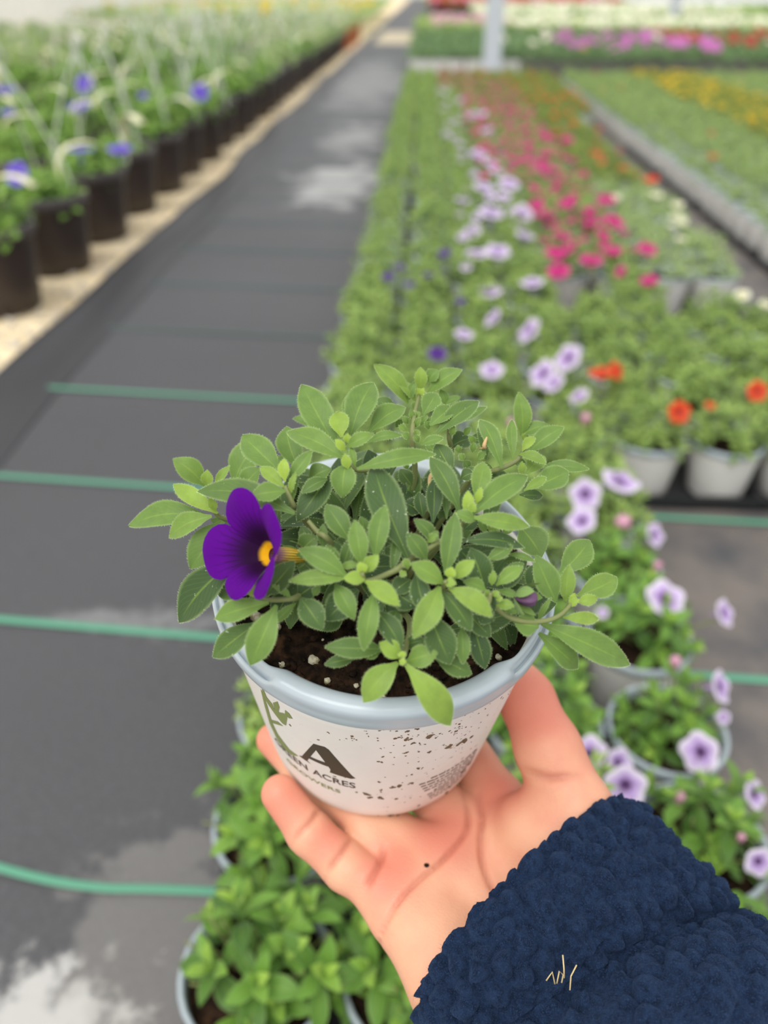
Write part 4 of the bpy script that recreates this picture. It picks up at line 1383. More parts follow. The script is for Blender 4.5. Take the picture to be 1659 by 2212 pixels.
# ---------------------------------------------------------------- stems and leaves of the held plant
LEAF_DATA = [(-15.1,0.7,141.2,-28.2,21,151.2,0.03,-0.43,0.9,9.3,0.55,0.08),
(-12.3,8.7,141.1,-6.6,26.5,149.5,0,-0.43,0.9,9.6,0.5,0.08),
(-14.2,2,145.8,-15.6,9.8,149.7,0.02,-0.44,0.9,5.9,0.85,0.08),
(-12.2,-6,144.2,-31,4.7,145.4,-0.13,-0.34,0.93,7,0.6,0.08),
(-14.5,28.1,130.2,-14.4,39.2,135.8,0.01,-0.45,0.89,4.4,0.6,0.08),
(-12.5,-2.7,146,-5,-1,150.5,-0.34,-0.54,0.77,4.1,0.7,0.15),
(-12.2,-2.1,147.2,-12.2,-1.1,149.9,-0,-0.94,0.33,2.3,0.95,0.08),
(-12.5,-5.3,147,-15.3,-4.7,150.4,0.53,-0.65,0.54,2.7,0.9,0.08),
(-11.9,-7.6,144.6,-12.4,-16.7,139.7,0.01,-0.48,0.88,7.3,0.55,0.12),
(-8.8,-9.7,144.2,13.2,-4.4,147.9,-0.05,-0.44,0.9,5.4,0.55,0.12),
(-7,12.7,140,3.8,23.7,142.7,0.09,-0.32,0.94,7.2,0.5,0.08),
(-6.9,3.3,143.3,3.3,3.8,147,-0.29,-0.45,0.85,3.1,0.6,0.15),
(-27.7,2.8,131.9,-33.1,15.9,138.1,0.02,-0.42,0.91,8.1,0.45,0.08),
(-23.1,33.5,123.2,-33.8,34.3,127.5,0.32,-0.4,0.86,4.9,0.45,0.08),
(-14.5,4.5,135.6,-29,14.8,138,-0.08,-0.33,0.94,4.3,0.4,0.08),
(-11.2,-10.2,144.4,-12.3,-8.3,148.3,0.21,-0.86,0.47,2.9,0.8,0.08),
(-9.4,-7.9,143.2,-11.1,-3,147,0.07,-0.6,0.8,2,0.7,0.08),
(-31.3,-6.3,138.2,-44.3,4.8,142.7,-0.01,-0.38,0.92,8.7,0.6,0.08),
(-28.8,-13.3,141.1,-29.5,-8.6,145.7,0.06,-0.7,0.71,3.3,0.95,0.08),
(-29.1,-13.6,139.1,-36.8,-7.6,141.2,-0.04,-0.37,0.93,4.1,0.8,0.08),
(-28.2,-11.5,139.8,-22.2,-5,146.2,-0.15,-0.62,0.77,4.3,0.6,0.08),
(-27.9,-17.7,141.6,-37,-20.6,141.9,0.15,-0.39,0.91,5.8,0.6,0.05),
(-25.1,-21.2,136.6,-55.5,-11.8,134.6,-0.17,-0.37,0.91,7.9,0.35,0.06),
(-52.4,15.8,111.5,-43.2,28.5,122.8,-0.16,-0.59,0.79,10.5,0.5,0.08),
(-47.1,5.6,120,-40.9,8.7,126.5,-0.38,-0.64,0.67,7,0.6,0.08),
(-16.5,-5.3,138.5,-24.9,-19.9,132.9,0.04,-0.37,0.93,8,0.2,0.08),
(-17.2,-10.1,140.1,-23.8,-15.5,139.5,0.16,-0.31,0.94,4.1,0.3,0.08),
(-23,-8.4,137.2,-16.5,-7.1,141.7,-0.4,-0.55,0.74,6.2,0.35,0.08),
(-27.3,-15.2,137.5,-26,-10.9,142.7,-0.07,-0.76,0.65,1.9,0.7,0.08),
(-26.5,-15.6,135.3,-26.1,-7.1,140.6,0.01,-0.54,0.84,2,0.5,0.08),
(-31.9,-7.2,129.7,-31.4,-19.5,123.8,0.01,-0.43,0.9,2.4,0.3,0.08),
(-33.2,7.1,127.8,-35.8,11.2,129.7,0.01,-0.4,0.92,4.1,0.5,0.08),
(-61.2,13.2,113,-70.9,16,121.9,0.46,-0.58,0.68,7.9,0.6,0.08),
(-49.5,-13.3,126.9,-64.7,-4.7,129.9,-0.03,-0.38,0.92,5.4,0.75,0.08),
(-57.8,5.5,119.9,-57.5,7.7,125.1,-0.05,-0.92,0.4,4,0.85,0.08),
(-55.1,5,121,-50.4,8.2,127.1,-0.35,-0.7,0.63,3,0.7,0.08),
(-53.4,-9.9,121.9,-80.1,-9.4,116,-0.2,-0.41,0.89,8.4,0.5,0.08),
(-50.7,-15.4,127.7,-64.4,-17.9,120.4,-0.33,-0.51,0.79,7,0.65,0.08),
(-48.4,-13.2,123.8,-56.7,-25.5,115.5,-0.07,-0.53,0.85,9.8,0.45,0.08),
(-54.2,-6.6,117.1,-47.7,-8.1,116.6,-0.03,-0.4,0.92,4.3,0.4,0.08),
(-49.8,-13.6,128.2,-51.5,-12.4,132.3,0.39,-0.83,0.41,2.6,0.8,0.08),
(-41.7,-27.7,122.5,-59.1,-37.3,104.6,-0.33,-0.67,0.67,11.2,0.15,0.05),
(-37.1,-32.8,115,-48.6,-29.9,113.5,-0.22,-0.39,0.9,6.9,0.25,0.04),
(-29.7,-43.2,123.9,-45.3,-44.9,117.9,-0.27,-0.48,0.83,6.2,0.65,0.08),
(-27.2,-45.3,125.8,-33.5,-57.3,114.5,-0.08,-0.66,0.75,7.8,0.6,0.12),
(-33.4,-43.1,115.1,-46.6,-48.5,104.6,-0.32,-0.62,0.72,7.3,0.3,0.06),
(-31.2,-39.2,122.5,-24,-34,131,-0.28,-0.7,0.66,6.8,0.25,0.1),
(-34.2,-37.3,120.6,-34.5,-34.5,125.5,0.06,-0.87,0.5,4.2,0.75,0.08),
(-31.8,-40.8,123.3,-36.8,-40,126.7,0.41,-0.54,0.74,3,0.85,0.08),
(-32,-41.6,124.2,-32.9,-40,127.4,0.21,-0.84,0.5,2.4,0.9,0.08),
(-23,-40.4,121.1,-28.8,-45.8,118.2,-0.02,-0.47,0.88,2.8,0.4,0.08),
(-24.1,-40.4,123.2,-29,-39.5,126.9,0.43,-0.56,0.71,1.8,0.5,0.08),
(-21.2,-42.4,125.8,-14.5,-50.3,123.3,-0.06,-0.35,0.94,6.8,0.15,0.1),
(-31.9,-38.2,121.2,-32.4,-36.6,124.2,0.12,-0.86,0.5,2.2,0.6,0.08),
(-35.3,-29.7,114.5,-41.8,-29,114.6,-0.03,-0.43,0.9,4.1,0.35,0.08),
(-8.7,-40.3,133.1,-22.1,-35.6,138,0.15,-0.48,0.86,5.9,0.55,0.08),
(-7.6,-40.3,133.2,-24,-42.6,133,0.05,-0.43,0.9,4.3,0.65,0.06),
(-5.2,-37.9,135,-7.8,-29.3,143.5,0.08,-0.68,0.72,5.2,0.6,0.08),
(-4.7,-41.3,135.6,-5.7,-39.7,138.6,0.22,-0.84,0.5,2.9,0.9,0.08),
(-4.1,-40.2,135,-1,-37.9,139.6,-0.32,-0.75,0.58,3.8,0.85,0.08),
(-4,-42.5,134.8,-9.4,-43.8,136.6,0.37,-0.38,0.85,3.7,0.85,0.05),
(-3.9,-42.7,134.7,5.3,-49.4,133.9,-0.15,-0.32,0.93,4.9,0.75,0.1),
(-1.8,-35.3,135.4,-0.2,-24,144.5,-0.02,-0.63,0.78,5.6,0.45,0.08),
(-1.5,-43.3,131.5,-3.3,-56.7,124,0,-0.49,0.87,5.3,0.55,0.12),
(-12.9,-36.2,131.1,-14.9,-32.8,137,0.19,-0.82,0.54,4.3,0.45,0.08),
(-9,-29.5,135.5,-16.3,-21.7,141.3,0.11,-0.53,0.84,6.3,0.35,0.08),
(-12.1,-40.2,129.9,-6.2,-49.1,126.9,-0.05,-0.34,0.94,5.3,0.4,0.1),
(-6.1,-37,124.4,-14.3,-44.9,120.3,-0.01,-0.46,0.89,8.2,0.1,0.08),
(-10.9,-34,129.5,-8.8,-29,136.3,-0.11,-0.79,0.6,3.8,0.2,0.08),
(-11.1,-36.5,132.6,-6.2,-36.7,134.3,-0.32,-0.44,0.84,2.1,0.7,0.08),
(-12.3,-29.5,128.5,-14.3,-27.4,132.9,0.29,-0.81,0.51,4.4,0.2,0.08),
(-5.7,-25.2,134.6,-6.6,-23.2,138.8,0.17,-0.88,0.44,3.4,0.3,0.08),
(-6.9,-33.3,130.4,-7.9,-31.3,134.3,0.19,-0.85,0.48,2.4,0.4,0.08),
(-23.4,-27,126.9,-18.8,-24.6,131.6,-0.34,-0.67,0.66,6.3,0.3,0.08),
(-20.2,-27.1,124.5,-13.6,-25.1,129.2,-0.36,-0.58,0.73,4.8,0.15,0.08),
(-21.6,-22.9,126.2,-23.7,-19.7,130.2,0.19,-0.72,0.67,3.8,0.3,0.08),
(-16.5,-28.7,131.4,-16.8,-25,136.8,0.04,-0.83,0.56,2.8,0.4,0.08),
(-4.3,-41.7,118.8,1,-40,123,-0.36,-0.61,0.71,6.4,0.1,0.08),
(-22.7,-37.9,121,-18.1,-36.2,124.4,-0.32,-0.6,0.74,6.6,0.12,0.08),
(-18,-40.8,125,-16.5,-39.3,127.5,-0.24,-0.76,0.6,2.2,0.5,0.08),
(5.8,-55.4,117.8,-2.7,-64,111.2,-0.09,-0.54,0.83,7.3,0.75,0.1),
(7.8,-56.6,118.9,21.4,-65.9,105,0.27,-0.66,0.7,7.8,0.75,0.14),
(6.4,-54.7,118.7,0.7,-53.1,122.8,0.36,-0.58,0.73,4.9,0.75,0.08),
(8,-54,116.3,15.9,-53.7,120.6,-0.4,-0.49,0.77,6.1,0.65,0.08),
(7,-55.7,120.2,6.7,-54.6,121.9,0.1,-0.81,0.58,1.9,0.95,0.08),
(6,-56.2,119.7,7.9,-56.9,120.1,-0.31,-0.35,0.88,1.9,0.9,0.08),
(2.3,-50.2,116.1,-13.8,-52,118,0.15,-0.43,0.89,5.7,0.35,0.05),
(-5.9,-49.6,110.1,-14,-52.3,110.2,0.14,-0.41,0.9,3.5,0.25,0.08),
(1,-50.3,115,-4.3,-52.1,116.2,0.32,-0.36,0.88,4.4,0.45,0.08),
(6.9,-32.9,133.9,-4.5,-7.2,145.5,0,-0.41,0.91,10,0.15,0.1),
(20.1,-20.2,140.7,11.5,-7,148.5,0.04,-0.49,0.87,6.2,0.35,0.1),
(18.6,-2.4,138.8,13.6,5.5,143,0.03,-0.46,0.89,6.2,0.3,0.08),
(13.4,-20,135,13.2,-7.6,141.1,0,-0.44,0.9,4.7,0.1,0.08),
(17.3,-17.6,134.3,16.6,-4.3,140.2,0,-0.4,0.92,3.1,0.25,0.08),
(10.6,-16.9,134,9,-11.7,138.7,0.07,-0.66,0.75,4.1,0.1,0.08),
(16.9,-37.9,133.4,18.8,-24.4,143.7,-0.03,-0.61,0.79,5.5,0.3,0.07),
(24.7,-23.1,139.7,18.9,-22.9,142.3,0.34,-0.47,0.81,3.6,0.55,0.1),
(9.9,-14.7,133.5,4.9,-14.3,136.7,0.43,-0.5,0.75,6,0.12,0.08),
(7.1,-6.7,136.4,3.4,-3.7,140,0.24,-0.62,0.74,4.6,0.2,0.08),
(22.7,-16.9,130,26.3,-15.2,132.7,-0.3,-0.59,0.75,4.4,0.1,0.08),
(10.5,-6,136.1,12.8,-5.7,138,-0.5,-0.55,0.67,3.3,0.15,0.08),
(4.9,-9.9,133.9,1.2,-7,137.5,0.23,-0.62,0.75,5.5,0.12,0.08),
(16.1,-0.5,134.3,11.1,-2.6,134.4,0.15,-0.35,0.92,3.5,0.15,0.08),
(24.6,-15.5,140.7,27,-4.6,145.6,-0,-0.4,0.92,5.6,0.7,0.08),
(23.9,-20.5,139.6,39.7,-7,143.6,0.07,-0.36,0.93,7.2,0.55,0.07),
(23.3,-22.5,140.4,39.9,-22.3,138.6,0.1,-0.43,0.9,4.9,0.75,0.1),
(21.9,-22.4,140.8,22.1,-18,146.1,-0.02,-0.77,0.64,3.2,0.95,0.08),
(24.7,-18.1,141.3,25.8,-15.8,145.6,-0.16,-0.86,0.49,2.1,0.9,0.08),
(23.2,-22.3,141.7,23.8,-21.1,144.6,-0.17,-0.9,0.41,2.2,0.9,0.08),
(30.8,-17.9,129.7,31.4,-16.4,133,-0.14,-0.9,0.42,3.5,0.7,0.08),
(34,-16,128.1,37.1,-14.5,130.9,-0.33,-0.63,0.7,3,0.55,0.08),
(28.8,-18.2,130.5,26.5,-16.5,134,0.33,-0.75,0.58,2.7,0.5,0.08),
(43.4,32,126.4,41.2,39.8,139.1,0.1,-0.84,0.54,6.2,0.6,0.08),
(37.5,8,136.6,37.2,20.6,142.6,-0,-0.43,0.9,3.2,0.65,0.08),
(45.5,26.3,124.7,56.2,31.5,132.3,-0.29,-0.54,0.79,6.5,0.6,0.08),
(43.1,32.3,126.8,51.5,32.8,131.7,-0.43,-0.44,0.79,4.7,0.5,0.08),
(40.9,14.7,134.3,45.1,19.5,136.6,-0.02,-0.41,0.91,3.1,0.8,0.08),
(39.4,11.3,135.8,47.2,7,136.7,-0.26,-0.28,0.93,3.6,0.7,0.1),
(33.2,0.5,139,26.7,17,145.2,-0.02,-0.36,0.93,5.3,0.4,0.15),
(29.2,7.8,135.8,27.5,19.8,141.2,0,-0.41,0.91,4.4,0.3,0.15),
(49.8,25,119.6,65.2,21.7,123.3,-0.29,-0.33,0.9,4.6,0.45,0.08),
(43.8,3.9,128.8,55.9,11,130.9,0.06,-0.36,0.93,8,0.5,0.08),
(40,-3.8,134.5,46.9,1.4,136.2,0.05,-0.37,0.93,3.1,0.7,0.08),
(42.3,8.2,130.7,48.3,14.4,133.4,-0,-0.4,0.92,5.6,0.65,0.08),
(40.8,4.7,125,48.6,6.8,123.7,0.23,-0.34,0.91,4,0.2,0.08),
(39.9,2.8,135.2,39.4,4.2,138.9,0.11,-0.92,0.38,2.5,0.8,0.08),
(44,31.3,125.6,44.8,32,128.3,-0.31,-0.89,0.32,2.7,0.85,0.08),
(39,17,128.5,43.1,14,128.5,-0.19,-0.25,0.95,3.3,0.4,0.08),
(32,5.3,133.1,26.6,6,136.1,0.39,-0.48,0.79,2.8,0.35,0.08),
(4.7,40.5,131.3,-7.3,46.1,142.8,0.39,-0.6,0.7,7.2,0.65,0.08),
(8.3,42.9,135.7,8.1,46.1,142.5,0.03,-0.9,0.43,4.4,0.75,0.08),
(11.2,42.3,134.9,21.7,45.3,143.3,-0.41,-0.55,0.72,6.2,0.6,0.08),
(9.5,22.2,140.7,13.4,29.6,144.3,-0.01,-0.43,0.9,6.3,0.55,0.1),
(7.2,40.8,131.9,0.8,44.2,138.2,0.37,-0.61,0.7,3.9,0.65,0.08),
(11.6,15.5,141.7,18.2,22.9,144.5,0.03,-0.37,0.93,5.6,0.55,0.08),
(13.8,13.7,140.1,26.8,26.3,144.7,0.03,-0.37,0.93,6.6,0.35,0.08),
(19.3,32.9,128.9,31.1,39,133.4,-0.11,-0.43,0.89,3.7,0.45,0.08),
(8.2,41.7,133.5,9.2,43.3,136.7,-0.22,-0.84,0.5,3.2,0.95,0.08),
(11,44,138.2,14,45.6,142.1,-0.41,-0.69,0.6,5,0.55,0.08),
(16.8,40.4,132.2,22,41.3,134.9,-0.34,-0.46,0.82,2.7,0.5,0.08),
(8.9,4.2,143,15.4,4.8,145.8,-0.31,-0.46,0.83,3,0.5,0.08),
(18.9,17.2,132.3,25.6,21.7,132.9,0.11,-0.31,0.94,6.8,0.2,0.08),
(0.5,39.7,129.8,-6.8,40.6,131.8,0.2,-0.39,0.9,4.8,0.35,0.08),
(4.3,40.8,131.7,6.5,44,137.9,-0.23,-0.83,0.51,3.5,0.5,0.08),
(17.4,40.1,131.8,15.3,42.7,136.3,0.27,-0.78,0.57,3.6,0.5,0.08),
(4.5,13,141.2,2.1,13.1,142.9,0.5,-0.48,0.72,2.4,0.6,0.08),
(4.9,17.9,140.1,3.2,18.4,142.4,0.5,-0.69,0.53,2.3,0.6,0.08),
(7,15.9,140.4,8.6,16.7,143.4,-0.44,-0.78,0.44,2.2,0.6,0.08),
(7.4,10.5,141.4,8.3,11,143.1,-0.44,-0.78,0.45,2.1,0.6,0.08),
(8.9,17.8,139.8,10.7,18.9,142.9,-0.4,-0.76,0.51,2.1,0.6,0.08),
(10.4,18.4,139.4,12.8,18.7,141.9,-0.54,-0.58,0.6,2.3,0.6,0.08),
(5.6,23.2,138.4,8.7,23.2,140.6,-0.51,-0.46,0.72,2.5,0.6,0.08),
(5.4,8.1,141.9,3.3,8.3,143.5,0.5,-0.52,0.7,2.3,0.6,0.08),
(6.5,39.7,129.9,7.7,40.3,132.3,-0.48,-0.76,0.43,2.5,0.6,0.08),
(10,28.2,135.9,11.1,28.9,138.8,-0.39,-0.84,0.38,2.3,0.6,0.08),
(3.6,20.3,139.5,1.1,18,138.4,-0.01,-0.41,0.91,2.3,0.6,0.08),
(8.4,7,141.8,6.8,7.5,143.8,0.49,-0.67,0.57,2.2,0.6,0.08),
(11.5,16.2,139.8,10.2,17,142.4,0.41,-0.8,0.44,2.2,0.6,0.08),
(7,20.6,139.1,5.5,22,142.5,0.33,-0.81,0.49,2.1,0.6,0.08),
(18.3,14.6,139,19,15.5,142.2,-0.24,-0.91,0.33,2.1,0.6,0.08),
(22.6,17.2,137.3,24.4,17.8,140.2,-0.51,-0.73,0.46,2.2,0.6,0.08),
(25.6,12.1,137.6,23.7,13.2,140.5,0.42,-0.75,0.52,2.3,0.6,0.08),
(20.6,5.7,139.8,19.9,6.4,141.8,0.29,-0.86,0.42,2.1,0.6,0.08),
(26.3,4.9,138.3,28.5,5.3,140.8,-0.56,-0.61,0.57,2.2,0.6,0.08),
(24.8,7.7,138.5,25,8.8,141.5,-0.06,-0.94,0.33,2,0.6,0.08),
(22.1,2.2,139.7,20.4,2.8,141.6,0.44,-0.66,0.6,2.2,0.6,0.08),
(6.2,-1.6,142.3,3.7,-1.6,143.9,0.46,-0.49,0.74,2.2,0.6,0.08),
(9.1,-1.8,142,8,-1,144.4,0.37,-0.81,0.46,2,0.6,0.08),
(5.6,-5.9,142.1,4.3,-5.3,144,0.44,-0.73,0.53,2,0.6,0.08),
(3.3,-2.1,142.4,0.7,-1.8,144.5,0.49,-0.55,0.68,2.1,0.6,0.08),
(29.6,32.7,122.7,27.1,33.3,124.9,0.49,-0.53,0.69,5,0.3,0.08),
(22.8,6.6,133.3,26.9,2.7,132.3,-0.07,-0.32,0.94,3.5,0.3,0.08),
(31.5,7.3,129.9,30.5,3.5,127.7,-0.01,-0.5,0.87,4.9,0.3,0.08),
(30.2,4.7,130.8,37.2,3.3,131.2,-0.13,-0.37,0.92,6.3,0.2,0.08),
(24.4,6.5,132.8,22.6,7.4,135.3,0.43,-0.7,0.57,3,0.4,0.08),
(5.1,-4.3,136.8,5.9,-3.2,139.7,-0.22,-0.89,0.4,3.1,0.3,0.08),
(21.6,0.2,134.1,25.4,1.1,136.2,-0.34,-0.51,0.79,4.3,0.25,0.08),
(15.5,9.8,134.8,10.7,10.2,138,0.46,-0.49,0.74,4.3,0.4,0.08),
(16.4,-40.6,133.1,7.6,-39,138.6,0.38,-0.54,0.75,5.6,0.7,0.08),
(15.5,-41.2,132.8,9.3,-54.5,127.7,0.03,-0.37,0.93,6.8,0.65,0.1),
(17.7,-42,133.2,29.5,-47.9,130.1,0.02,-0.44,0.9,5.5,0.75,0.08),
(19.2,-38.9,133.5,24.1,-36.5,138.4,-0.34,-0.65,0.67,4,0.8,0.08),
(17.8,-40,134.6,18.4,-38.5,137.5,-0.14,-0.86,0.48,2.9,0.9,0.08),
(16.5,-41.1,134.1,19.6,-42,135.1,-0.38,-0.36,0.85,2.5,0.85,0.08),
(13.3,-44.1,124.9,19.7,-54.4,116.9,0.08,-0.58,0.81,8.5,0.2,0.08),
(16.5,-40.3,129.7,24.5,-48.9,124.8,0.03,-0.47,0.88,5.9,0.2,0.08),
(22.5,-44.2,120.2,23.2,-52.8,115.2,0.01,-0.5,0.87,4,0.4,0.08),
(25.8,-40.8,117.6,30.1,-49.7,109.1,0.1,-0.66,0.74,5.9,0.1,0.08),
(9.3,-36.1,131.7,12.9,-47.1,127.3,-0.02,-0.38,0.93,5.6,0.2,0.08),
(15.6,-49.6,113.2,26.2,-52.4,110.2,0.12,-0.48,0.87,5.8,0.3,0.08),
(-1,-44.7,125.8,6.7,-53.7,121.4,0.01,-0.44,0.9,5.8,0.25,0.08),
(11.8,-34,134.6,6.3,-30.6,141.1,0.32,-0.69,0.64,5.1,0.35,0.08),
(14.1,-28.9,136.2,8,-26.2,142.1,0.37,-0.65,0.67,3.9,0.3,0.08),
(7,-37.9,134.9,5.7,-36.6,137.5,0.27,-0.8,0.54,2.1,0.6,0.08),
(6.4,-38.4,134.7,5.1,-39.9,134.2,0.08,-0.35,0.93,1.9,0.7,0.08),
(4.8,-42.6,123.6,3.7,-47.1,122.1,0.04,-0.32,0.95,4.3,0.25,0.08),
(24.2,-39.3,120,30.8,-44.2,116.6,0.07,-0.49,0.87,5.2,0.15,0.08),
(11.8,-29.7,136.9,14.1,-28.9,139.4,-0.43,-0.68,0.6,2.2,0.7,0.08),
(12.9,-29.5,136.8,14.3,-28.1,140,-0.27,-0.83,0.48,2.2,0.6,0.08),
(4.1,-38.1,125.2,10.1,-42.2,125.1,-0.19,-0.31,0.93,7.4,0.1,0.08),
(26.9,-32.3,122,29.8,-40.1,118.6,-0.01,-0.4,0.92,7.3,0.15,0.08),
(21.4,-39.5,120.1,22.7,-36.4,125.7,-0.13,-0.85,0.51,4.9,0.2,0.08),
(3.4,-47.3,118.7,0.5,-45.4,122.4,0.32,-0.71,0.63,3.8,0.3,0.08),
(7.2,-47.9,114.6,12.9,-47.6,117.8,-0.39,-0.51,0.76,3.9,0.2,0.08),
(3.6,-26,136.2,2.8,-35.7,132,0.01,-0.4,0.92,2.9,0.3,0.08),
(8,-34.8,127.3,3.2,-39.1,126.4,0.12,-0.33,0.93,5.4,0.15,0.08),
(25.3,-42.2,113.3,23,-47.8,111.5,0.06,-0.33,0.94,6.4,0.12,0.08),
(31,-36.3,128.8,37.9,-32.6,132.8,-0.18,-0.53,0.83,4,0.6,0.08),
(28.4,-38.2,128.7,22.1,-37.7,131.3,0.3,-0.48,0.83,3.7,0.6,0.08),
(29.7,-37.1,129.6,29.9,-35.1,133.3,-0.05,-0.88,0.48,2.1,0.75,0.08),
(28.5,-34.8,125.7,23.9,-29.2,135.1,0.23,-0.78,0.58,7.6,0.1,0.05),
(28.2,-30,131.7,35.3,-26.5,134.8,-0.13,-0.49,0.86,3.7,0.35,0.08),
(21,-27,135.5,39,-25.6,133.4,0.14,-0.42,0.9,4.6,0.2,0.07),
(34.7,-25.2,129.8,42.3,-26.9,129.3,-0.04,-0.42,0.91,2.1,0.5,0.08),
(32,-35.1,125.4,37.2,-37.1,126.1,-0.26,-0.35,0.9,2.3,0.5,0.08),
(31.4,-40.5,125.5,35.8,-41.7,127.4,-0.46,-0.36,0.81,2.9,0.65,0.08),
(33.5,-30.4,126.1,39,-27.9,129.2,-0.21,-0.54,0.82,3.1,0.4,0.08),
(42.2,1.4,114.7,49.2,-7.7,110.7,0.03,-0.38,0.92,10.5,0.45,0.03),
(45.9,-15.8,116.5,43.8,-23.2,113.2,0.03,-0.42,0.91,6.1,0.2,0.08),
(50.5,-16.6,107.2,41.4,-24.9,103.7,0.04,-0.43,0.9,9.7,0.15,0.08),
(28.8,-39.7,127.4,28.6,-38.5,129.4,0.05,-0.86,0.51,2.2,0.7,0.08),
(30.1,-40.2,128.8,31.3,-39.6,130.3,-0.42,-0.71,0.56,1.9,0.75,0.08),
(30.9,-40.7,128.1,32.5,-40.8,129.1,-0.5,-0.46,0.74,1.7,0.8,0.08),
(33.7,-38.6,121.6,37.7,-40.3,123,-0.42,-0.3,0.85,2,0.6,0.08),
(24.6,-27.4,127.5,21,-25.8,131,0.36,-0.64,0.68,5.7,0.15,0.08),
(34.5,-23.5,124.8,39,-23.9,126.3,-0.32,-0.42,0.85,3,0.2,0.08),
(26.9,-39.3,120.3,31.3,-41.8,121,-0.3,-0.29,0.91,5.5,0.15,0.08),
(49.4,-32.6,119,42.7,-25.6,130.1,0.25,-0.75,0.61,7.6,0.45,0.08),
(52.3,-31.4,117.9,52.2,-26.1,127.6,-0,-0.88,0.48,4.5,0.7,0.08),
(52.4,-19.1,115.7,62.3,-7.7,119.9,0.04,-0.38,0.93,8.4,0.45,0.08),
(57.4,-25.1,113.4,70.1,-18.1,115.1,0.08,-0.38,0.92,7.4,0.6,0.08),
(55.7,-30.5,117,61.7,-29.4,118.3,-0.11,-0.45,0.89,3.4,0.75,0.08),
(51.7,-35,115.4,62.8,-33.1,113.7,0.2,-0.4,0.89,3.8,0.75,0.1),
(45.7,-36.4,113.8,74.1,-40.2,102.4,0.27,-0.48,0.83,8.6,0.6,0.1),
(45.7,-36.7,109.8,59.1,-41.4,100.4,0.32,-0.58,0.75,6.8,0.55,0.12),
(44,-40.6,117.7,37.1,-40.5,119.2,0.19,-0.44,0.88,6.8,0.5,0.03),
(44.6,-36.5,114.8,47.5,-33.3,121.5,-0.26,-0.82,0.51,1.6,0.5,0.08),
(53.4,-32.4,118.1,54.4,-30.9,121.4,-0.22,-0.86,0.47,2.3,0.95,0.08),
(52.8,-33.1,118.1,55.4,-32.7,120.9,-0.54,-0.62,0.58,2.3,0.85,0.08)]

STEMS = {'A':[[-12.3,-5.2,143.8],[-9.5,-7.4,142.2],[-3.3,-4.4,134.2]],
'B':[[-28.8,-13.9,140.0],[-26.2,-17.2,136.2],[-24.6,-13.8,128.4]],
'C':[[-50.8,-12.4,126.3],[-47.8,-11.6,122.9],[-37.1,-6.4,115.8]],
'D':[[-35.4,-40.6,124.4],[-31.3,-41.1,122.6],[-24.5,-40.5,122.8],[-21.9,-37.1,120.8],[-14.6,-23.0,113.9]],
'E':[[-4.9,-41.6,136.6],[-3.6,-41.4,133.1],[2.4,-37.2,132.3],[5.0,-35.7,133.1],[8.2,-26.8,127.5]],
'F':[[6.8,-56.2,120.1],[7.9,-49.2,116.5],[8.4,-36.5,112.0]],
'H':[[22.8,-21.5,141.1],[21.2,-19.9,134.3],[17.0,-20.2,128.8]],
'I':[[43.3,22.2,130.8],[38.5,8.4,135.6],[31.5,2.8,135.9],[26.7,17.4,119.3]],
'J':[[8.2,41.9,134.0],[6.7,19.9,140.6],[6.5,12.0,138.9],[8.0,10.6,120.9]],
'J2':[[18.2,28.4,135.0],[17.9,16.7,137.4],[18.7,18.2,122.3]],
'K':[[16.9,-41.4,135.0],[16.8,-39.6,131.0],[14.8,-34.4,121.2]],
'L':[[29.3,-39.9,129.8],[28.9,-40.4,126.2],[27.3,-30.6,119.2]],
'M':[[54.7,-31.4,119.1],[50.0,-36.8,118.3],[44.3,-39.2,118.1],[37.5,-40.1,119.5],[32.1,-37.0,120.2],[27.1,-25.7,114.2]],
'N':[[-21.1,-23.6,136.3],[-18.1,-26.2,134.7],[-14.3,-27.4,131.6]],
'O':[[11.4,-32.4,136.4],[15.5,-27.8,135.9],[10.5,-26.5,127.3]]}

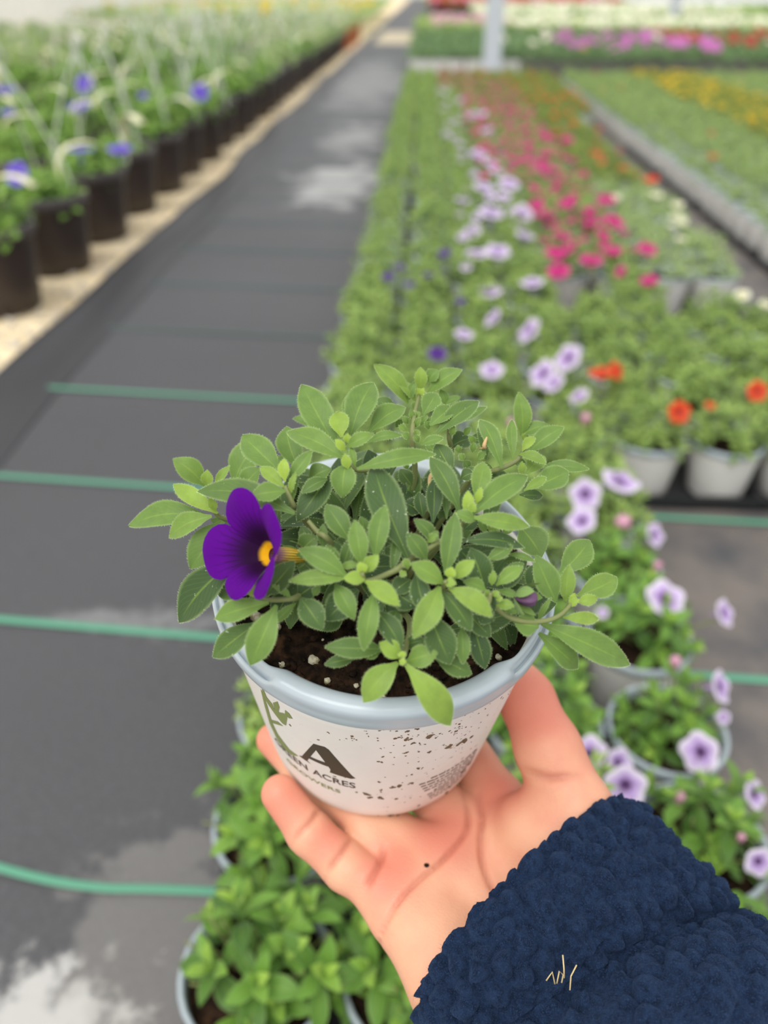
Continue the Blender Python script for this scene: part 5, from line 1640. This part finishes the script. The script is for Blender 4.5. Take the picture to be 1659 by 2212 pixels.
shoots = {}
apex = []
for k, pts in STEMS.items():
    P = spline([tuple(p) for p in pts] + [(pts[-1][0] * .35, pts[-1][1] * .35 + 2, 86)], 22) * 0.001
    rr = np.linspace(0.0006, 0.0011, 22)
    v, f = tube(P, rr, 7)
    shoots[k] = mesh_obj('shoot', v, f, [M_STEM], held)
    apex.append((k, np.array(pts[0])))
def hires_leaf(B, T, N, W, tone, bend, seed):
    r_ = random.Random(seed)
    B, T, N = np.array(B, float), np.array(T, float), np.array(N, float)
    A = T - B
    L = np.linalg.norm(A)
    ns, nc = 14, 7
    v, f, uv, _ = leaves([(0, 0, 0)], [A], [N], [L], [W], [bend * 1.15], [0], ns=ns, nc=nc, fold=0.26, droop=0.10)
    # gentle wave along the margins
    A_, N_ = unit(A), unit(N - unit(A) * (N @ unit(A)))
    ph, am = r_.uniform(0, 6), r_.uniform(0.0, 0.045) * W
    edge = (np.abs(uv[:, 0] - 0.5) * 2) ** 2
    v = v + N_ * (am * edge * np.sin(uv[:, 1] * 9 + ph + 2 * uv[:, 0]))[:, None]
    tw = r_.uniform(-0.35, 0.35)
    S_ = np.cross(A_, N_)
    # slight sideways sweep
    sweep = r_.uniform(-0.05, 0.05) * L
    v = v + S_ * (sweep * np.sin(np.pi * uv[:, 1]))[:, None]
    nf = len(f)
    V, F, UV = [v], [tuple(x) for x in f], [uv]
    # fine hairs along both margins
    G = v.reshape(ns, nc, 3)
    base = len(v)
    hv = []
    for side in (0, nc - 1):
        sgn = -1 if side == 0 else 1
        m = max(10, int(L * 2.4))
        for q in range(m):
            t = 0.12 + 0.88 * (q + r_.random()) / m
            x = min(t, 0.999) * (ns - 1)
            i = int(x)
            p = G[i, side] * (1 - (x - i)) + G[i + 1, side] * (x - i)
            d = unit(S_ * sgn * (1 if t < 0.9 else 0.5) + A_ * r_.uniform(0.0, 0.7) + N_ * r_.uniform(-.5, .6)) * r_.uniform(0.25, 0.6)
            hv += [p + A_ * 0.045, p - A_ * 0.045, p + d]
    hv = np.array(hv)
    for q in range(0, len(hv), 3):
        F.append((base + q, base + q + 1, base + q + 2))
    V.append(hv)
    UV.append(np.tile([(0.5, 0.5)], (len(hv), 1)))
    return mesh_obj('leaf', np.concatenate(V) * 0.001, F, [M_LEAF, M_HAIR], uv=np.concatenate(UV), midx=[0] * nf + [1] * (len(F) - nf), link=False)
def add_leaf(B, T, N, W, tone, bend, seed):
    me = hires_leaf(B, T, N, W, tone, bend, seed)
    b = np.array(B, float)
    k = min(apex, key=lambda a_: np.linalg.norm(a_[1] - b))[0]
    obj('leaf', me, shoots[k], loc=tuple(b * 0.001), color=(tone, 0, 0, 1))
lr = random.Random(31)
for i, d in enumerate(LEAF_DATA):
    add_leaf(d[0:3], d[3:6], d[6:9], d[9] * 1.0, max(0.02, min(1, d[10] + lr.uniform(-.07, .07))), d[11], i)
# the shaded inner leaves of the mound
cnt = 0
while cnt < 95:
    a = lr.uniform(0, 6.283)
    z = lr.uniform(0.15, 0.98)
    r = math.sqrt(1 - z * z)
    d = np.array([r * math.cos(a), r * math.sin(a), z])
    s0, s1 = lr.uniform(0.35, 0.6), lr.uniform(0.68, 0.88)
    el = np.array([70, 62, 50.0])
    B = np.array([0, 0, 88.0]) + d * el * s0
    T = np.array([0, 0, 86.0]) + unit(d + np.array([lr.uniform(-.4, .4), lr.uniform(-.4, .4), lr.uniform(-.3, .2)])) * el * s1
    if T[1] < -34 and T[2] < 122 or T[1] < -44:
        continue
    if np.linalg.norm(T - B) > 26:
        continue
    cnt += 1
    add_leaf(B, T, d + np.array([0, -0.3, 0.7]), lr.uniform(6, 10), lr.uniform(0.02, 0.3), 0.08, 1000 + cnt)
# two withered flower stalks in the middle of the mound
for pts in ([(12.5, 2, 141), (13.5, -4, 142), (12, -7, 140), (12.5, -10, 137)], [(27, 9, 139), (28.5, 6, 142), (27.5, 4, 144), (28.2, 6, 146)]):
    v, f = tube(spline(pts, 14) * 0.001, [0.0003] * 6 + [0.0004, 0.0005, 0.0006, 0.0006, 0.0006, 0.0005, 0.0004, 0.0002], 6)
    o = mesh_obj('withered_bloom', v, f, [simple('withered_tan', lin(200, 168, 118), 0.8)], held)

# ---------------------------------------------------------------- the violet bloom
def mat_petal():
    m = NT('violet_petal')
    sx = m.n('SeparateXYZ')
    m.l(m.coord('UV'), sx.inputs[0])
    y = sx.outputs['Y']
    x = sx.outputs['X']
    co = m.coord('Object')
    c = m.mix(m.ramp(y, 0.22, 0.62), lin(40, 3, 50), lin(88, 0, 134))
    wv = m.n('TexWave', Scale=2.6, Distortion=2.5, bands_direction='X')
    wv.inputs['Detail Scale'].default_value = 2.0
    m.l(m.coord('UV'), wv.inputs['Vector'])
    c = m.mix(m.math('MULTIPLY', m.ramp(wv.outputs['Fac'], 0.78, 1.0), m.ramp(y, 0.85, 0.3, 0.0, 0.7)), c, lin(40, 4, 50))
    yel = m.math('MULTIPLY', m.ramp(y, 0.13, 0.06), 1.0)
    c = m.mix(yel, c, lin(236, 176, 24))
    geo = m.n('NewGeometry')
    c = m.mix(m.math('MULTIPLY', geo.outputs['Backfacing'], 0.75), c, lin(150, 84, 182))
    c = m.mix(m.math('MULTIPLY', m.ramp(m.noise(800, co, 3), 0.68, 0.76), m.ramp(y, 0.7, 1.0)), c, lin(160, 96, 196))
    m.color(c).set(Roughness=0.7)
    m.b.inputs['Specular IOR Level'].default_value = 0.12
    tr = m.n('BsdfTranslucent')
    m.l(c, tr.inputs['Color'])
    ms = m.n('MixShader')
    ms.inputs[0].default_value = 0.18
    m.l(m.b.outputs[0], ms.inputs[1])
    m.l(tr.outputs[0], ms.inputs[2])
    m.l(ms.outputs[0], m.out.inputs['Surface'])
    return m.m
M_PETAL = mat_petal()
TH = np.array([-31.5, -34.0, 133.0])                       # throat
view = unit(np.array([35.0, -140.0, 153.0]))
left = unit(np.array([-1.0, 0, 0.0]) - view * (-view[0]))
fa = unit(left * 0.80 + view * 0.60)                       # axis the bloom faces along
fe1 = unit(left - fa * (left @ fa))
fe2 = np.cross(fa, fe1)
if fe2 @ np.array([0, 0.7, 0.7]) < 0:
    fe2 = -fe2
flower = bpy.data.objects.new('bloom', None)
COL.objects.link(flower)
flower.parent = shoots['D']
def corolla(az_deg, R, seed):
    r_ = random.Random(seed)
    nr2, na2 = 16, 15
    V, UVs, F = [], [], []
    for i in range(nr2):
        q = i / (nr2 - 1)
        for j in range(na2):
            s = -1 + 2 * j / (na2 - 1)
            lobe = 0.44 + 0.56 * max(0, math.cos(abs(s) ** 1.15 * math.pi / 2)) ** 0.55
            rho = 1.9 + (R - 1.9) * q * lobe
            half = math.radians(36) * (1 + 0.10 * q)
            a2 = math.radians(az_deg) + s * half
            qq = (rho - 1.9) / (R - 1.9)
            z = 11.0 * (1 - (1 - qq) ** 1.7) - 1.8 * qq ** 3 + 0.9 * (1 - abs(s)) * qq - 1.6 * abs(s) ** 2 * qq + 0.3 * math.sin(5 * s + seed) * qq
            p = TH + fa * (z - 2.5) + (fe1 * math.cos(a2) + fe2 * math.sin(a2)) * rho
            V.append(p)
            UVs.append((s * 0.5 + 0.5, q * lobe))
    for i in range(nr2 - 1):
        for j in range(na2 - 1):
            F.append((i * na2 + j, i * na2 + j + 1, (i + 1) * na2 + j + 1, (i + 1) * na2 + j))
    V = np.array(V)
    # outward normals must face the viewer's side of the funnel
    c0 = V[F[60][0]]
    nr = np.cross(V[F[60][1]] - c0, V[F[60][3]] - c0)
    if nr @ fa < 0:
        F = [q[::-1] for q in F]
    o = mesh_obj('petal', V * 0.001, F, [M_PETAL], flower, uv=UVs)
for s, az in enumerate((0, 72, 144, 216, 288)):
    corolla(az, (19.0, 17.8, 17.0, 15.0, 12.8)[s], s)
def mat_tube():
    m = NT('yellow_veined_tube')
    sx = m.n('SeparateXYZ')
    m.l(m.coord('UV'), sx.inputs[0])
    wv = m.n('TexWave', Scale=3.0, Distortion=1.2, bands_direction='X')
    m.l(m.coord('UV'), wv.inputs['Vector'])
    c = m.mix(m.ramp(wv.outputs['Fac'], 0.72, 0.95), lin(226, 190, 62), lin(80, 36, 30))
    c = m.mix(m.ramp(sx.outputs['Y'], 0.55, 1.0), c, lin(120, 70, 110))
    m.color(c).set(Roughness=0.5)
    return m.m
pr = [(1.5, -13.5), (2.0, -11), (2.3, -8), (2.3, -5), (2.0, -2.6)]
V, UVs = [], []
for i, (r, z) in enumerate(pr):
    for j in range(25):
        a2 = 2 * math.pi * j / 24
        V.append(TH + fa * z + (fe1 * math.cos(a2) + fe2 * math.sin(a2)) * r)
        UVs.append((j / 24 * 2.0, i / 4))
F = [(i * 25 + j, i * 25 + j + 1, (i + 1) * 25 + j + 1, (i + 1) * 25 + j) for i in range(4) for j in range(24)]
mesh_obj('flower_tube', np.array(V) * 0.001, F, [mat_tube()], flower, uv=UVs)
B, A, N, L, W, bd, tn = [], [], [], [], [], [], []
cb = TH - fa * 13.8
for k in range(5):
    a2 = 2 * math.pi * k / 5 + 0.5
    d = fe1 * math.cos(a2) + fe2 * math.sin(a2)
    B.append(cb + d * 0.9)
    A.append(fa * 0.9 + d * 0.5)
    N.append(d)
    L.append(7.5)
    W.append(2.6)
    bd.append(0.1)
v, f, uv, tn = leaves(B, A, N, L, W, bd, [0.6] * 5, ns=7, nc=3)
mesh_obj('calyx', v * 0.001, f, [M_LEAF], flower, uv=uv).color = (0.6, 0, 0, 1)
v, f = tube(spline([cb + fa * 0.8, cb - fa * 3, cb - fa * 6 + np.array([3, 2, -6])], 8) * 0.001, 0.0007, 6)
mesh_obj('flower_stalk', v, f, [M_STEM], flower)

# the closed violet bud
bud = bpy.data.objects.new('closed_bud', None)
COL.objects.link(bud)
bud.parent = shoots['L']
b0, b1 = np.array([36.5, -35.5, 124.5]), np.array([44.0, -39.0, 126.5])
ba = unit(b1 - b0)
e1 = unit(np.cross(ba, [0, 0, 1]))
e2 = np.cross(ba, e1)
V, F = [], []
prb = [(0.6, 0), (1.9, 1.0), (2.5, 2.5), (2.6, 4.0), (2.3, 5.4), (1.5, 6.3), (0.2, 6.7)]
for i, (r, z) in enumerate(prb):
    for j in range(20):
        a2 = 2 * math.pi * j / 20
        rr = 0.82 * r * (1 + 0.2 * math.cos(5 * a2 + i * 0.35))
        V.append(b0 + ba * z + (e1 * math.cos(a2) + e2 * math.sin(a2)) * rr)
F = [(i * 20 + j, i * 20 + (j + 1) % 20, (i + 1) * 20 + (j + 1) % 20, (i + 1) * 20 + j) for i in range(6) for j in range(20)]
mesh_obj('folded_petals', np.array(V) * 0.001, F, [simple('bud_mauve', lin(104, 70, 104), 0.55)], bud)
B, A, N = [], [], []
for k in range(5):
    a2 = 2 * math.pi * k / 5
    d = e1 * math.cos(a2) + e2 * math.sin(a2)
    B.append(b0 + d * 0.5)
    A.append(ba * 0.75 + d * (0.55 if k else 0.9))
    N.append(-d + ba * .2)
v, f, uv, tn = leaves(B, A, N, [8.0] * 5, [3.6] * 5, [-0.1] * 5, [0.6] * 5, ns=7, nc=3)
mesh_obj('calyx', v * 0.001, f, [M_LEAF], bud, uv=uv).color = (0.6, 0, 0, 1)
v, f = tube(spline([b0, b0 + np.array([-5, 1, -1]), np.array([29, -39, 127])], 8) * 0.001, 0.0006, 6)
mesh_obj('flower_stalk', v, f, [M_STEM], bud)

# ---------------------------------------------------------------- the hand that holds the pot, palm up (same local frame, millimetres)
def rcone(P, a, b, ra, rb):
    """distance to a tapered capsule"""
    a, b = np.array(a, np.float32), np.array(b, np.float32)
    ab = b - a
    t = np.clip(((P - a) @ ab) / (ab @ ab), 0, 1)
    d = np.linalg.norm(P - a - t[..., None] * ab, axis=-1)
    return d - (ra + (rb - ra) * t)
def ell(P, c, axes, r):
    """approximate distance to an ellipsoid; axes rows are unit vectors"""
    q = (P - np.array(c, np.float32)) @ np.array(axes, np.float32).T / np.array(r, np.float32)
    k = np.linalg.norm(q, axis=-1)
    return (k - 1) * min(r)
def smin(a, b, k):
    h = np.clip(0.5 + 0.5 * (b - a) / k, 0, 1)
    return b * (1 - h) + a * h - k * h * (1 - h)

PALM = [((88, -112, -12), (35, -96, -15), 20, 15), ((35, -96, -15), (11, -66, -17), 15, 12),
        ((88, -104, -14), (24, -51, -17), 18, 12), ((92, -98, -14), (38, -39, -18), 18, 12), ((98, -90, -14), (52, -27, -18), 18, 12),
        ((70, -125, -12), (110, -85, -10), 18, 18), ((90, -112, -12), (125, -150, -12), 26, 27)]
MOUNDS = [((70, -52, -3), (27, 17, 17)), ((30, -85, -11), (24, 14, 12)), ((24, -58, -13), (12, 26, 10))]
THUMB = [((88, -66, -4), (77, -40, 6), 17, 14.5), ((77, -40, 6), (66.5, -20, 17), 14.0, 12.3), ((66.5, -20, 17), (59, -1, 21), 12.3, 10.8), ((59, -1, 21), (56, 5, 22), 10.6, 9.6)]
FINGERS = [
    [((11, -66, -16), (-8, -58, -12), 10.2, 8.8), ((-8, -58, -12), (-23, -49, -5), 8.8, 8.2), ((-23, -49, -5), (-35, -39, 4), 8.2, 7.2)],
    [((24, -52, -17), (-6, -35, -11.5), 10.5, 9.2), ((-6, -35, -11.5), (-28, -22, -10), 9.2, 8.4), ((-28, -22, -10), (-43, -11, -6.5), 8.2, 6.8), ((14, -58, -15), (-2, -44, -12.5), 9.0, 8.0)],
    [((38, -39, -18), (2, -5, -12), 10.6, 9.4), ((2, -5, -12), (-26, 14, -10.5), 9.2, 8.6), ((-26, 14, -10.5), (-44, 26, -8), 8.3, 7.2)],
    [((52, -27, -18), (27, 12, -12), 10.6, 9.4), ((27, 12, -12), (6, 36, -10.5), 9.2, 8.6), ((6, 36, -10.5), (-9, 50, -8), 8.2, 7.2)]]
CREASES = [
    ([(36, -26, -2), (37.5, -36, -2), (37, -44, -2), (33, -51, -3), (27, -58, -3), (18, -66, -3), (11, -74, -3), (4, -86, -4)], 2.0, 0.95),
    ([(42, -28, 2), (43, -38, 2), (42, -48, 2), (42.5, -57, 2), (44.5, -64, 2), (49, -73, 2)], 2.0, 1.05),
    ([(6, -52, -4), (4, -60, -4), (0, -68, -6)], 1.8, 1.2), ([(-6, -48, 0), (-9, -56, -2), (-15, -64, -5)], 1.2, 1.0), ([(-19, -42, 4), (-22, -49, 4), (-28, -55, 0)], 1.2, 1.0),
    ([(50, -25, 12), (54, -29, 17), (60, -33, 21), (66, -35, 23), (76, -34, 24)], 1.2, 1.3)]
FLUSH = [((-34, -42, 4), 15), ((-16, -52, -4), 10), ((-43, -11, -4), 14), ((60, -8, 28), 22), ((28, -46, -4), 16), ((8, -62, -5), 14), ((52, -30, 0), 16)]
SLEEVE = {'c': (60, -69, -6), 'dir': (0.66, -0.75, 0.02), 'a': 52, 'b': 30, 'flare': 3.0, 'skew': -5.0}

def hand_sdf(P):
    pal = None
    for a, b, ra, rb in PALM:
        d = rcone(P, a, b, ra, rb)
        pal = d if pal is None else smin(pal, d, 9.0)
    for c, r in MOUNDS:
        fx = np.array([-.68, .73, 0]); fy = np.array([.73, .68, 0])
        pal = smin(pal, ell(P, c, (fx, fy, (0, 0, 1)), r), 7.0)
    th = None
    for a, b, ra, rb in THUMB:
        d = rcone(P, a, b, ra, rb)
        th = d if th is None else smin(th, d, 4.0)
    out = smin(pal, th, 7.0)
    fing = None
    for chain in FINGERS:
        fd = None
        for a, b, ra, rb in chain:
            d = rcone(P, a, b, ra, rb)
            fd = d if fd is None else smin(fd, d, 3.0)
        fing = fd if fing is None else smin(fing, fd, 1.0)
    return smin(out, fing, 4.5)

def surface_nets(fn, lo, hi, h):
    n = [int(math.ceil((hi[i] - lo[i]) / h)) + 1 for i in range(3)]
    ax = [np.float32(lo[i]) + np.float32(h) * np.arange(n[i], dtype=np.float32) for i in range(3)]
    G = np.empty(n, np.float32)
    for i in range(n[0]):
        Pm = np.stack(np.meshgrid(ax[0][i:i + 1], ax[1], ax[2], indexing='ij'), -1)
        G[i] = fn(Pm)[0]
    s = G < 0
    corner = np.zeros([k - 1 for k in n], int)
    for dx in (0, 1):
        for dy in (0, 1):
            for dz in (0, 1):
                corner += s[dx:n[0] - 1 + dx, dy:n[1] - 1 + dy, dz:n[2] - 1 + dz]
    cells = np.argwhere((corner > 0) & (corner < 8))
    idx = -np.ones([k - 1 for k in n], int)
    idx[tuple(cells.T)] = np.arange(len(cells))
    acc = np.zeros((len(cells), 3))
    cnt = np.zeros(len(cells))
    cs = [(dx, dy, dz) for dx in (0, 1) for dy in (0, 1) for dz in (0, 1)]
    for a in cs:
        for k in range(3):
            if a[k] == 0:
                b = list(a)
                b[k] = 1
                ga = G[cells[:, 0] + a[0], cells[:, 1] + a[1], cells[:, 2] + a[2]]
                gb = G[cells[:, 0] + b[0], cells[:, 1] + b[1], cells[:, 2] + b[2]]
                m = (ga < 0) != (gb < 0)
                t = np.where(m, ga / np.where(m, ga - gb, 1), 0)
                p = np.tile(np.array(a, float), (len(cells), 1))
                p[:, k] += t
                acc[m] += p[m]
                cnt[m] += 1
    V = (cells + acc / cnt[:, None]) * h + np.array(lo)
    F = []
    for k in range(3):
        u, w = (k + 1) % 3, (k + 2) % 3
        sl_a = [slice(1, n[i] - 1) for i in range(3)]
        sl_b = [slice(1, n[i] - 1) for i in range(3)]
        sl_a[k] = slice(0, n[k] - 1)
        sl_b[k] = slice(1, n[k])
        A_, B_ = s[tuple(sl_a)], s[tuple(sl_b)]
        e = np.argwhere(A_ != B_)
        o = np.array([1, 1, 1])
        o[k] = 0
        c = e + o
        inside = A_[tuple(e.T)]
        def at(du, dw):
            q = c.copy()
            q[:, u] += du
            q[:, w] += dw
            return idx[tuple(q.T)]
        quad = np.stack([at(-1, -1), at(0, -1), at(0, 0), at(-1, 0)], -1)
        quad[~inside] = quad[~inside][:, ::-1]
        F.append(quad)
    F = np.concatenate(F)
    return V, F[(F >= 0).all(1)]

V, F = surface_nets(hand_sdf, (-72, -150, -42), (128, 70, 60), 1.0)
# palm lines: shallow grooves pressed into the skin
dep = np.zeros(len(V))
red = np.zeros(len(V))
hn = np.zeros((len(V), 3))
eps = 0.6
P32 = V.astype(np.float32)
for k in range(3):
    d = np.zeros(3, np.float32)
    d[k] = eps
    hn[:, k] = hand_sdf(P32 + d) - hand_sdf(P32 - d)
hn = unit(hn)
for pts, depth, sig in CREASES:
    C_ = spline(pts, 60)
    tree = kdtree.KDTree(len(C_))
    for i, p in enumerate(C_):
        tree.insert(p, i)
    tree.balance()
    box = (V[:, 0] > C_[:, 0].min() - 12) & (V[:, 0] < C_[:, 0].max() + 12) & (V[:, 1] > C_[:, 1].min() - 12) & (V[:, 1] < C_[:, 1].max() + 12) & (hn[:, 2] > -0.3)
    for i in np.nonzero(box)[0]:
        _, j, _ = tree.find(V[i])
        dxy = math.hypot(V[i][0] - C_[j][0], V[i][1] - C_[j][1])
        if abs(V[i][2] - C_[j][2]) > 14:
            continue
        tt = j / 59.0
        fade = min(1, 4 * tt + 0.25, 4 * (1 - tt) + 0.25)
        g = math.exp(-(dxy / sig) ** 2) * fade
        dep[i] = max(dep[i], depth * g)
        red[i] = max(red[i], g * 0.8)
V = V - hn * dep[:, None]
# blood-flushed fingertips, finger pads and thumb
flush = np.zeros(len(V))
for c, r in FLUSH:
    flush = np.maximum(flush, np.exp(-(np.linalg.norm(V - np.array(c), axis=1) / r) ** 2))
def mat_skin():
    m = NT('skin')
    co = m.coord('Object')
    fl = m.n('Attribute', attribute_name='flush').outputs['Fac']
    rd = m.n('Attribute', attribute_name='crease').outputs['Fac']
    c = m.mix(m.ramp(m.noise(28, co, 4), 0.35, 0.68), lin(233, 177, 144), lin(226, 156, 129))
    c = m.mix(m.ramp(m.noise(75, co, 3), 0.55, 0.75, 0, 0.35), c, lin(230, 178, 138))
    c = m.mix(m.ramp(fl, 0.1, 0.95, 0.0, 0.7), c, lin(218, 124, 106))
    c = m.mix(m.math('MULTIPLY', rd, 0.6), c, lin(170, 84, 68))
    m.color(c).set(Roughness=0.5)
    m.b.inputs['Subsurface Weight'].default_value = 0.18
    m.b.inputs['Subsurface Radius'].default_value = (0.006, 0.0022, 0.0012)
    m.b.inputs['Subsurface Scale'].default_value = 0.6
    m.b.inputs['Specular IOR Level'].default_value = 0.4
    wv = m.n('TexVoronoi', Scale=1100.0)
    m.l(co, wv.inputs['Vector'])
    m.bump(m.math('ADD', wv.outputs['Distance'], m.noise(420, co, 4)), 0.16, 0.0006)
    return m.m
person = mesh_obj('person', wor(V), F, [mat_skin()], attr={'flush': flush, 'crease': red})
tag(person, 'upturned hand of a person in navy fleece sleeve, holding the small pot', 'person')

# ---------------------------------------------------------------- navy fleece sleeve
rs = np.random.RandomState(9)
SL, NS_, NA_ = 150.0, 250, 400
d_ = unit(np.array(SLEEVE['dir'], float))
e_ = unit(np.cross([0, 0, 1.0], d_))
n_ = np.cross(d_, e_)
if e_[0] < 0:
    e_ = -e_
if n_[2] < 0:
    n_ = -n_
s = np.linspace(0, SL, NS_)
a = np.linspace(0, 2 * np.pi, NA_, endpoint=False)
def sleeve_base(S, A_):
    """centre line, half width and half height along the sleeve; a rolled hem, a sag and a fold"""
    ma = SLEEVE['a'] + 2.0 * np.sin(S / 40.0) + SLEEVE['flare'] * S / 100
    mb = SLEEVE['b'] + 0.10 * S * 0.3
    hem = 3.0 * np.exp(-((S - 9) / 9) ** 2)
    ca, sa = np.cos(A_), np.sin(A_)
    fold = 13.0 * np.exp(-((S - 62 - 16 * ca) / 18) ** 2) * np.clip(sa + 0.3, 0, 1) - 11.0 * np.exp(-((S - 38 - 14 * ca) / 9) ** 2) * np.clip(sa + 0.3, 0, 1)
    fold2 = -7.0 * np.exp(-((S - 92 + 22 * ca) / 11) ** 2) * np.clip(sa + 0.3, 0, 1) + 3.0 * np.exp(-((S - 118) / 16) ** 2)
    k = hem + fold + fold2
    se = np.sign(ca) * np.abs(ca) ** 0.85
    ss = np.sign(sa) * np.abs(sa) ** 0.92
    off = d_ * 0
    Sx = S + SLEEVE['skew'] * sa
    c = np.array(SLEEVE['c']) + d_ * Sx[..., None]
    return c + e_ * ((ma + k * 0.6) * se)[..., None] + n_ * ((mb + k) * ss)[..., None]
S, A_ = np.meshgrid(s, a, indexing='ij')
V = sleeve_base(S, A_)
# nap curls
lim = 6.6
pts = []
cell = {}
tries = 0
arc = 2 * math.pi * 44
rng = random.Random(77)
seeds = []
for i in range(9000):
    ss_, aa_ = rng.uniform(-3, SL + 3), rng.uniform(0, 2 * math.pi)
    seeds.append((ss_, aa_))
SD = np.array(seeds)
SP = sleeve_base(SD[:, 0], SD[:, 1])
tree = kdtree.KDTree(len(SP))
for i, p in enumerate(SP):
    tree.insert(p, i)
tree.balance()
alive = np.ones(len(SP), bool)
keep = []
for i, p in enumerate(SP):
    if not alive[i]:
        continue
    keep.append(i)
    for _, j, _d in tree.find_range(p, lim * rng.uniform(0.6, 1.2)):
        alive[j] = False
CP = SP[keep]
tree = kdtree.KDTree(len(CP))
for i, p in enumerate(CP):
    tree.insert(p, i)
tree.balance()
amp = np.array([rng.uniform(0.7, 1.15) for _ in CP])
size = np.array([rng.uniform(0.7, 1.3) for _ in CP])
VF = V.reshape(-1, 3)
h = np.zeros(len(VF))
for i, p in enumerate(VF):
    b_ = 0.0
    pw = (p[0] + 0.9 * math.sin(p[1] * 0.62 + p[2] * 0.5), p[1] + 0.9 * math.sin(p[0] * 0.57 - p[2] * 0.6), p[2] + 0.7 * math.sin(p[0] * 0.5 + p[1] * 0.66))
    nn = tree.find_n(pw, 3)
    for _, k_, d2 in nn:
        x_ = d2 / (lim * 0.6 * size[k_])
        if x_ < 1:
            b_ = max(b_, amp[k_] * math.sqrt(1 - x_ * x_))
    e = (nn[1][2] - nn[0][2]) / (nn[1][2] + nn[0][2] + 1e-6)
    h[i] = 0.7 * b_ + 0.3 * amp[nn[0][1]] * (1 - (1 - min(1, e * 1.5)) ** 2)
h = h.reshape(NS_, NA_)
dS = np.gradient(V, axis=0)
dA = (np.roll(V, -1, 1) - np.roll(V, 1, 1))
nr = unit(np.cross(dA, dS))
cen = V.mean(1, keepdims=True)
if ((V - cen) * nr).sum() < 0:
    nr = -nr
smooth_zone = 1 - 0.55 * np.exp(-((S - 100) / 26) ** 2) * (np.cos(A_) > 0)
micro = np.array([[0.0]])
V = V + nr * (4.6 * h * smooth_zone + 0.24 * rs.randn(NS_, NA_))[..., None]
# the hem turns inwards
hem_rows = []
for k, (ins, back) in enumerate(((1.5, -0.8), (4.0, -0.6), (6.5, 1.5), (8.0, 6), (8.5, 16), (8.5, 30))):
    hem_rows.append(V[0] - nr[0] * ins + d_ * back)
V = np.concatenate([np.array(hem_rows[::-1]), V])
nR = V.shape[0]
i = (np.arange(nR - 1)[:, None] * NA_ + np.arange(NA_))
j = (np.arange(nR - 1)[:, None] * NA_ + (np.arange(NA_) + 1) % NA_)
F = np.stack([i, j, j + NA_, i + NA_], -1).reshape(-1, 4)
# outward winding
p = V.reshape(-1, 3)
q = F[NA_ * 40 + 100]
if np.cross(p[q[1]] - p[q[0]], p[q[3]] - p[q[0]]) @ (p[q[0]] - V[46].mean(0)) < 0:
    F = F[:, ::-1]
def mat_fleece():
    m = NT('navy_fleece')
    co = m.coord('Object')
    c = m.mix(m.ramp(m.noise(420, co, 4), 0.3, 0.7), lin(15, 25, 43), lin(29, 44, 70))
    c = m.mix(m.ramp(m.noise(2200, co, 2), 0.45, 0.8), c, lin(42, 60, 90))
    m.color(c).set(Roughness=0.95)
    m.b.inputs['Specular IOR Level'].default_value = 0.1
    m.b.inputs['Sheen Weight'].default_value = 0.22
    m.b.inputs['Sheen Roughness'].default_value = 0.6
    m.b.inputs['Sheen Tint'].default_value = lin(110, 140, 190)
    m.bump(m.noise(1500, co, 4), 0.7, 0.001)
    return m.m
M_FLEECE = mat_fleece()
sleeve = mesh_obj('sleeve', wor(p), F, [M_FLEECE], person)
sleeve['label'] = 'nubbly navy blue fleece sleeve'
# loose fibres standing off the nap
NV = np.concatenate([np.repeat(nr[:1], 6, 0), nr]).reshape(-1, 3)
pick = rs.choice(np.arange(6 * NA_, len(p)), 34000, replace=False)
b = p[pick]
dr = unit(NV[pick] + 0.75 * rs.randn(len(pick), 3))
ln_ = rs.uniform(0.5, 1.5, len(pick))[:, None]
sd = unit(np.cross(dr, rs.randn(len(pick), 3))) * 0.05
tri = np.stack([b - sd, b + sd, b + dr * ln_ + 0.3 * rs.randn(len(pick), 3) * ln_], 1).reshape(-1, 3)
fz = mesh_obj('fleece_fibres', wor(tri), np.arange(len(tri)).reshape(-1, 3), [M_FLEECE], sleeve)
fz['kind'] = 'stuff'

# bits caught on sleeve and palm
def on_sleeve(S_, A_):
    return V[6 + int(S_ / SL * (NS_ - 1)), int(A_ / (2 * math.pi) * NA_) % NA_]
M_STRAW = simple('dry_straw', lin(206, 184, 134), 0.7)
def straw(segs, label):
    v, f = merge([tube(wor(np.array(sg)), 0.00024, 5) for sg in segs])
    o = mesh_obj('straw_bit', v, f, [M_STRAW])
    tag(o, label, 'straw')
straw([[(60.4, -97.0, 33.5), (60.9, -100.0, 31.0), (61.0, -102.0, 29.5)], [(64.6, -99.0, 32.0), (63.0, -101.5, 30.0), (62.6, -104.8, 28.5)], [(55.6, -103.0, 29.5), (57.2, -101.2, 31.5), (58.2, -103.6, 29.0)],
       [(58.8, -103.4, 29.0), (59.3, -100.8, 31.5), (60.6, -101.4, 30.5), (60.2, -103.2, 29.2)]], 'pale wisp of dry straw caught on the navy sleeve')
lv, lf = lump(random.Random(2), 0.9, 0.6, 7, 5, 0.3)
o = mesh_obj('soil_crumb', wor(lv * np.array([1.2, 0.9, 1.0]) + np.array([21.7, -59.7, -1.9])), lf, [M_SOIL])
tag(o, 'tiny dark soil crumb lying on the open palm', 'soil crumb')
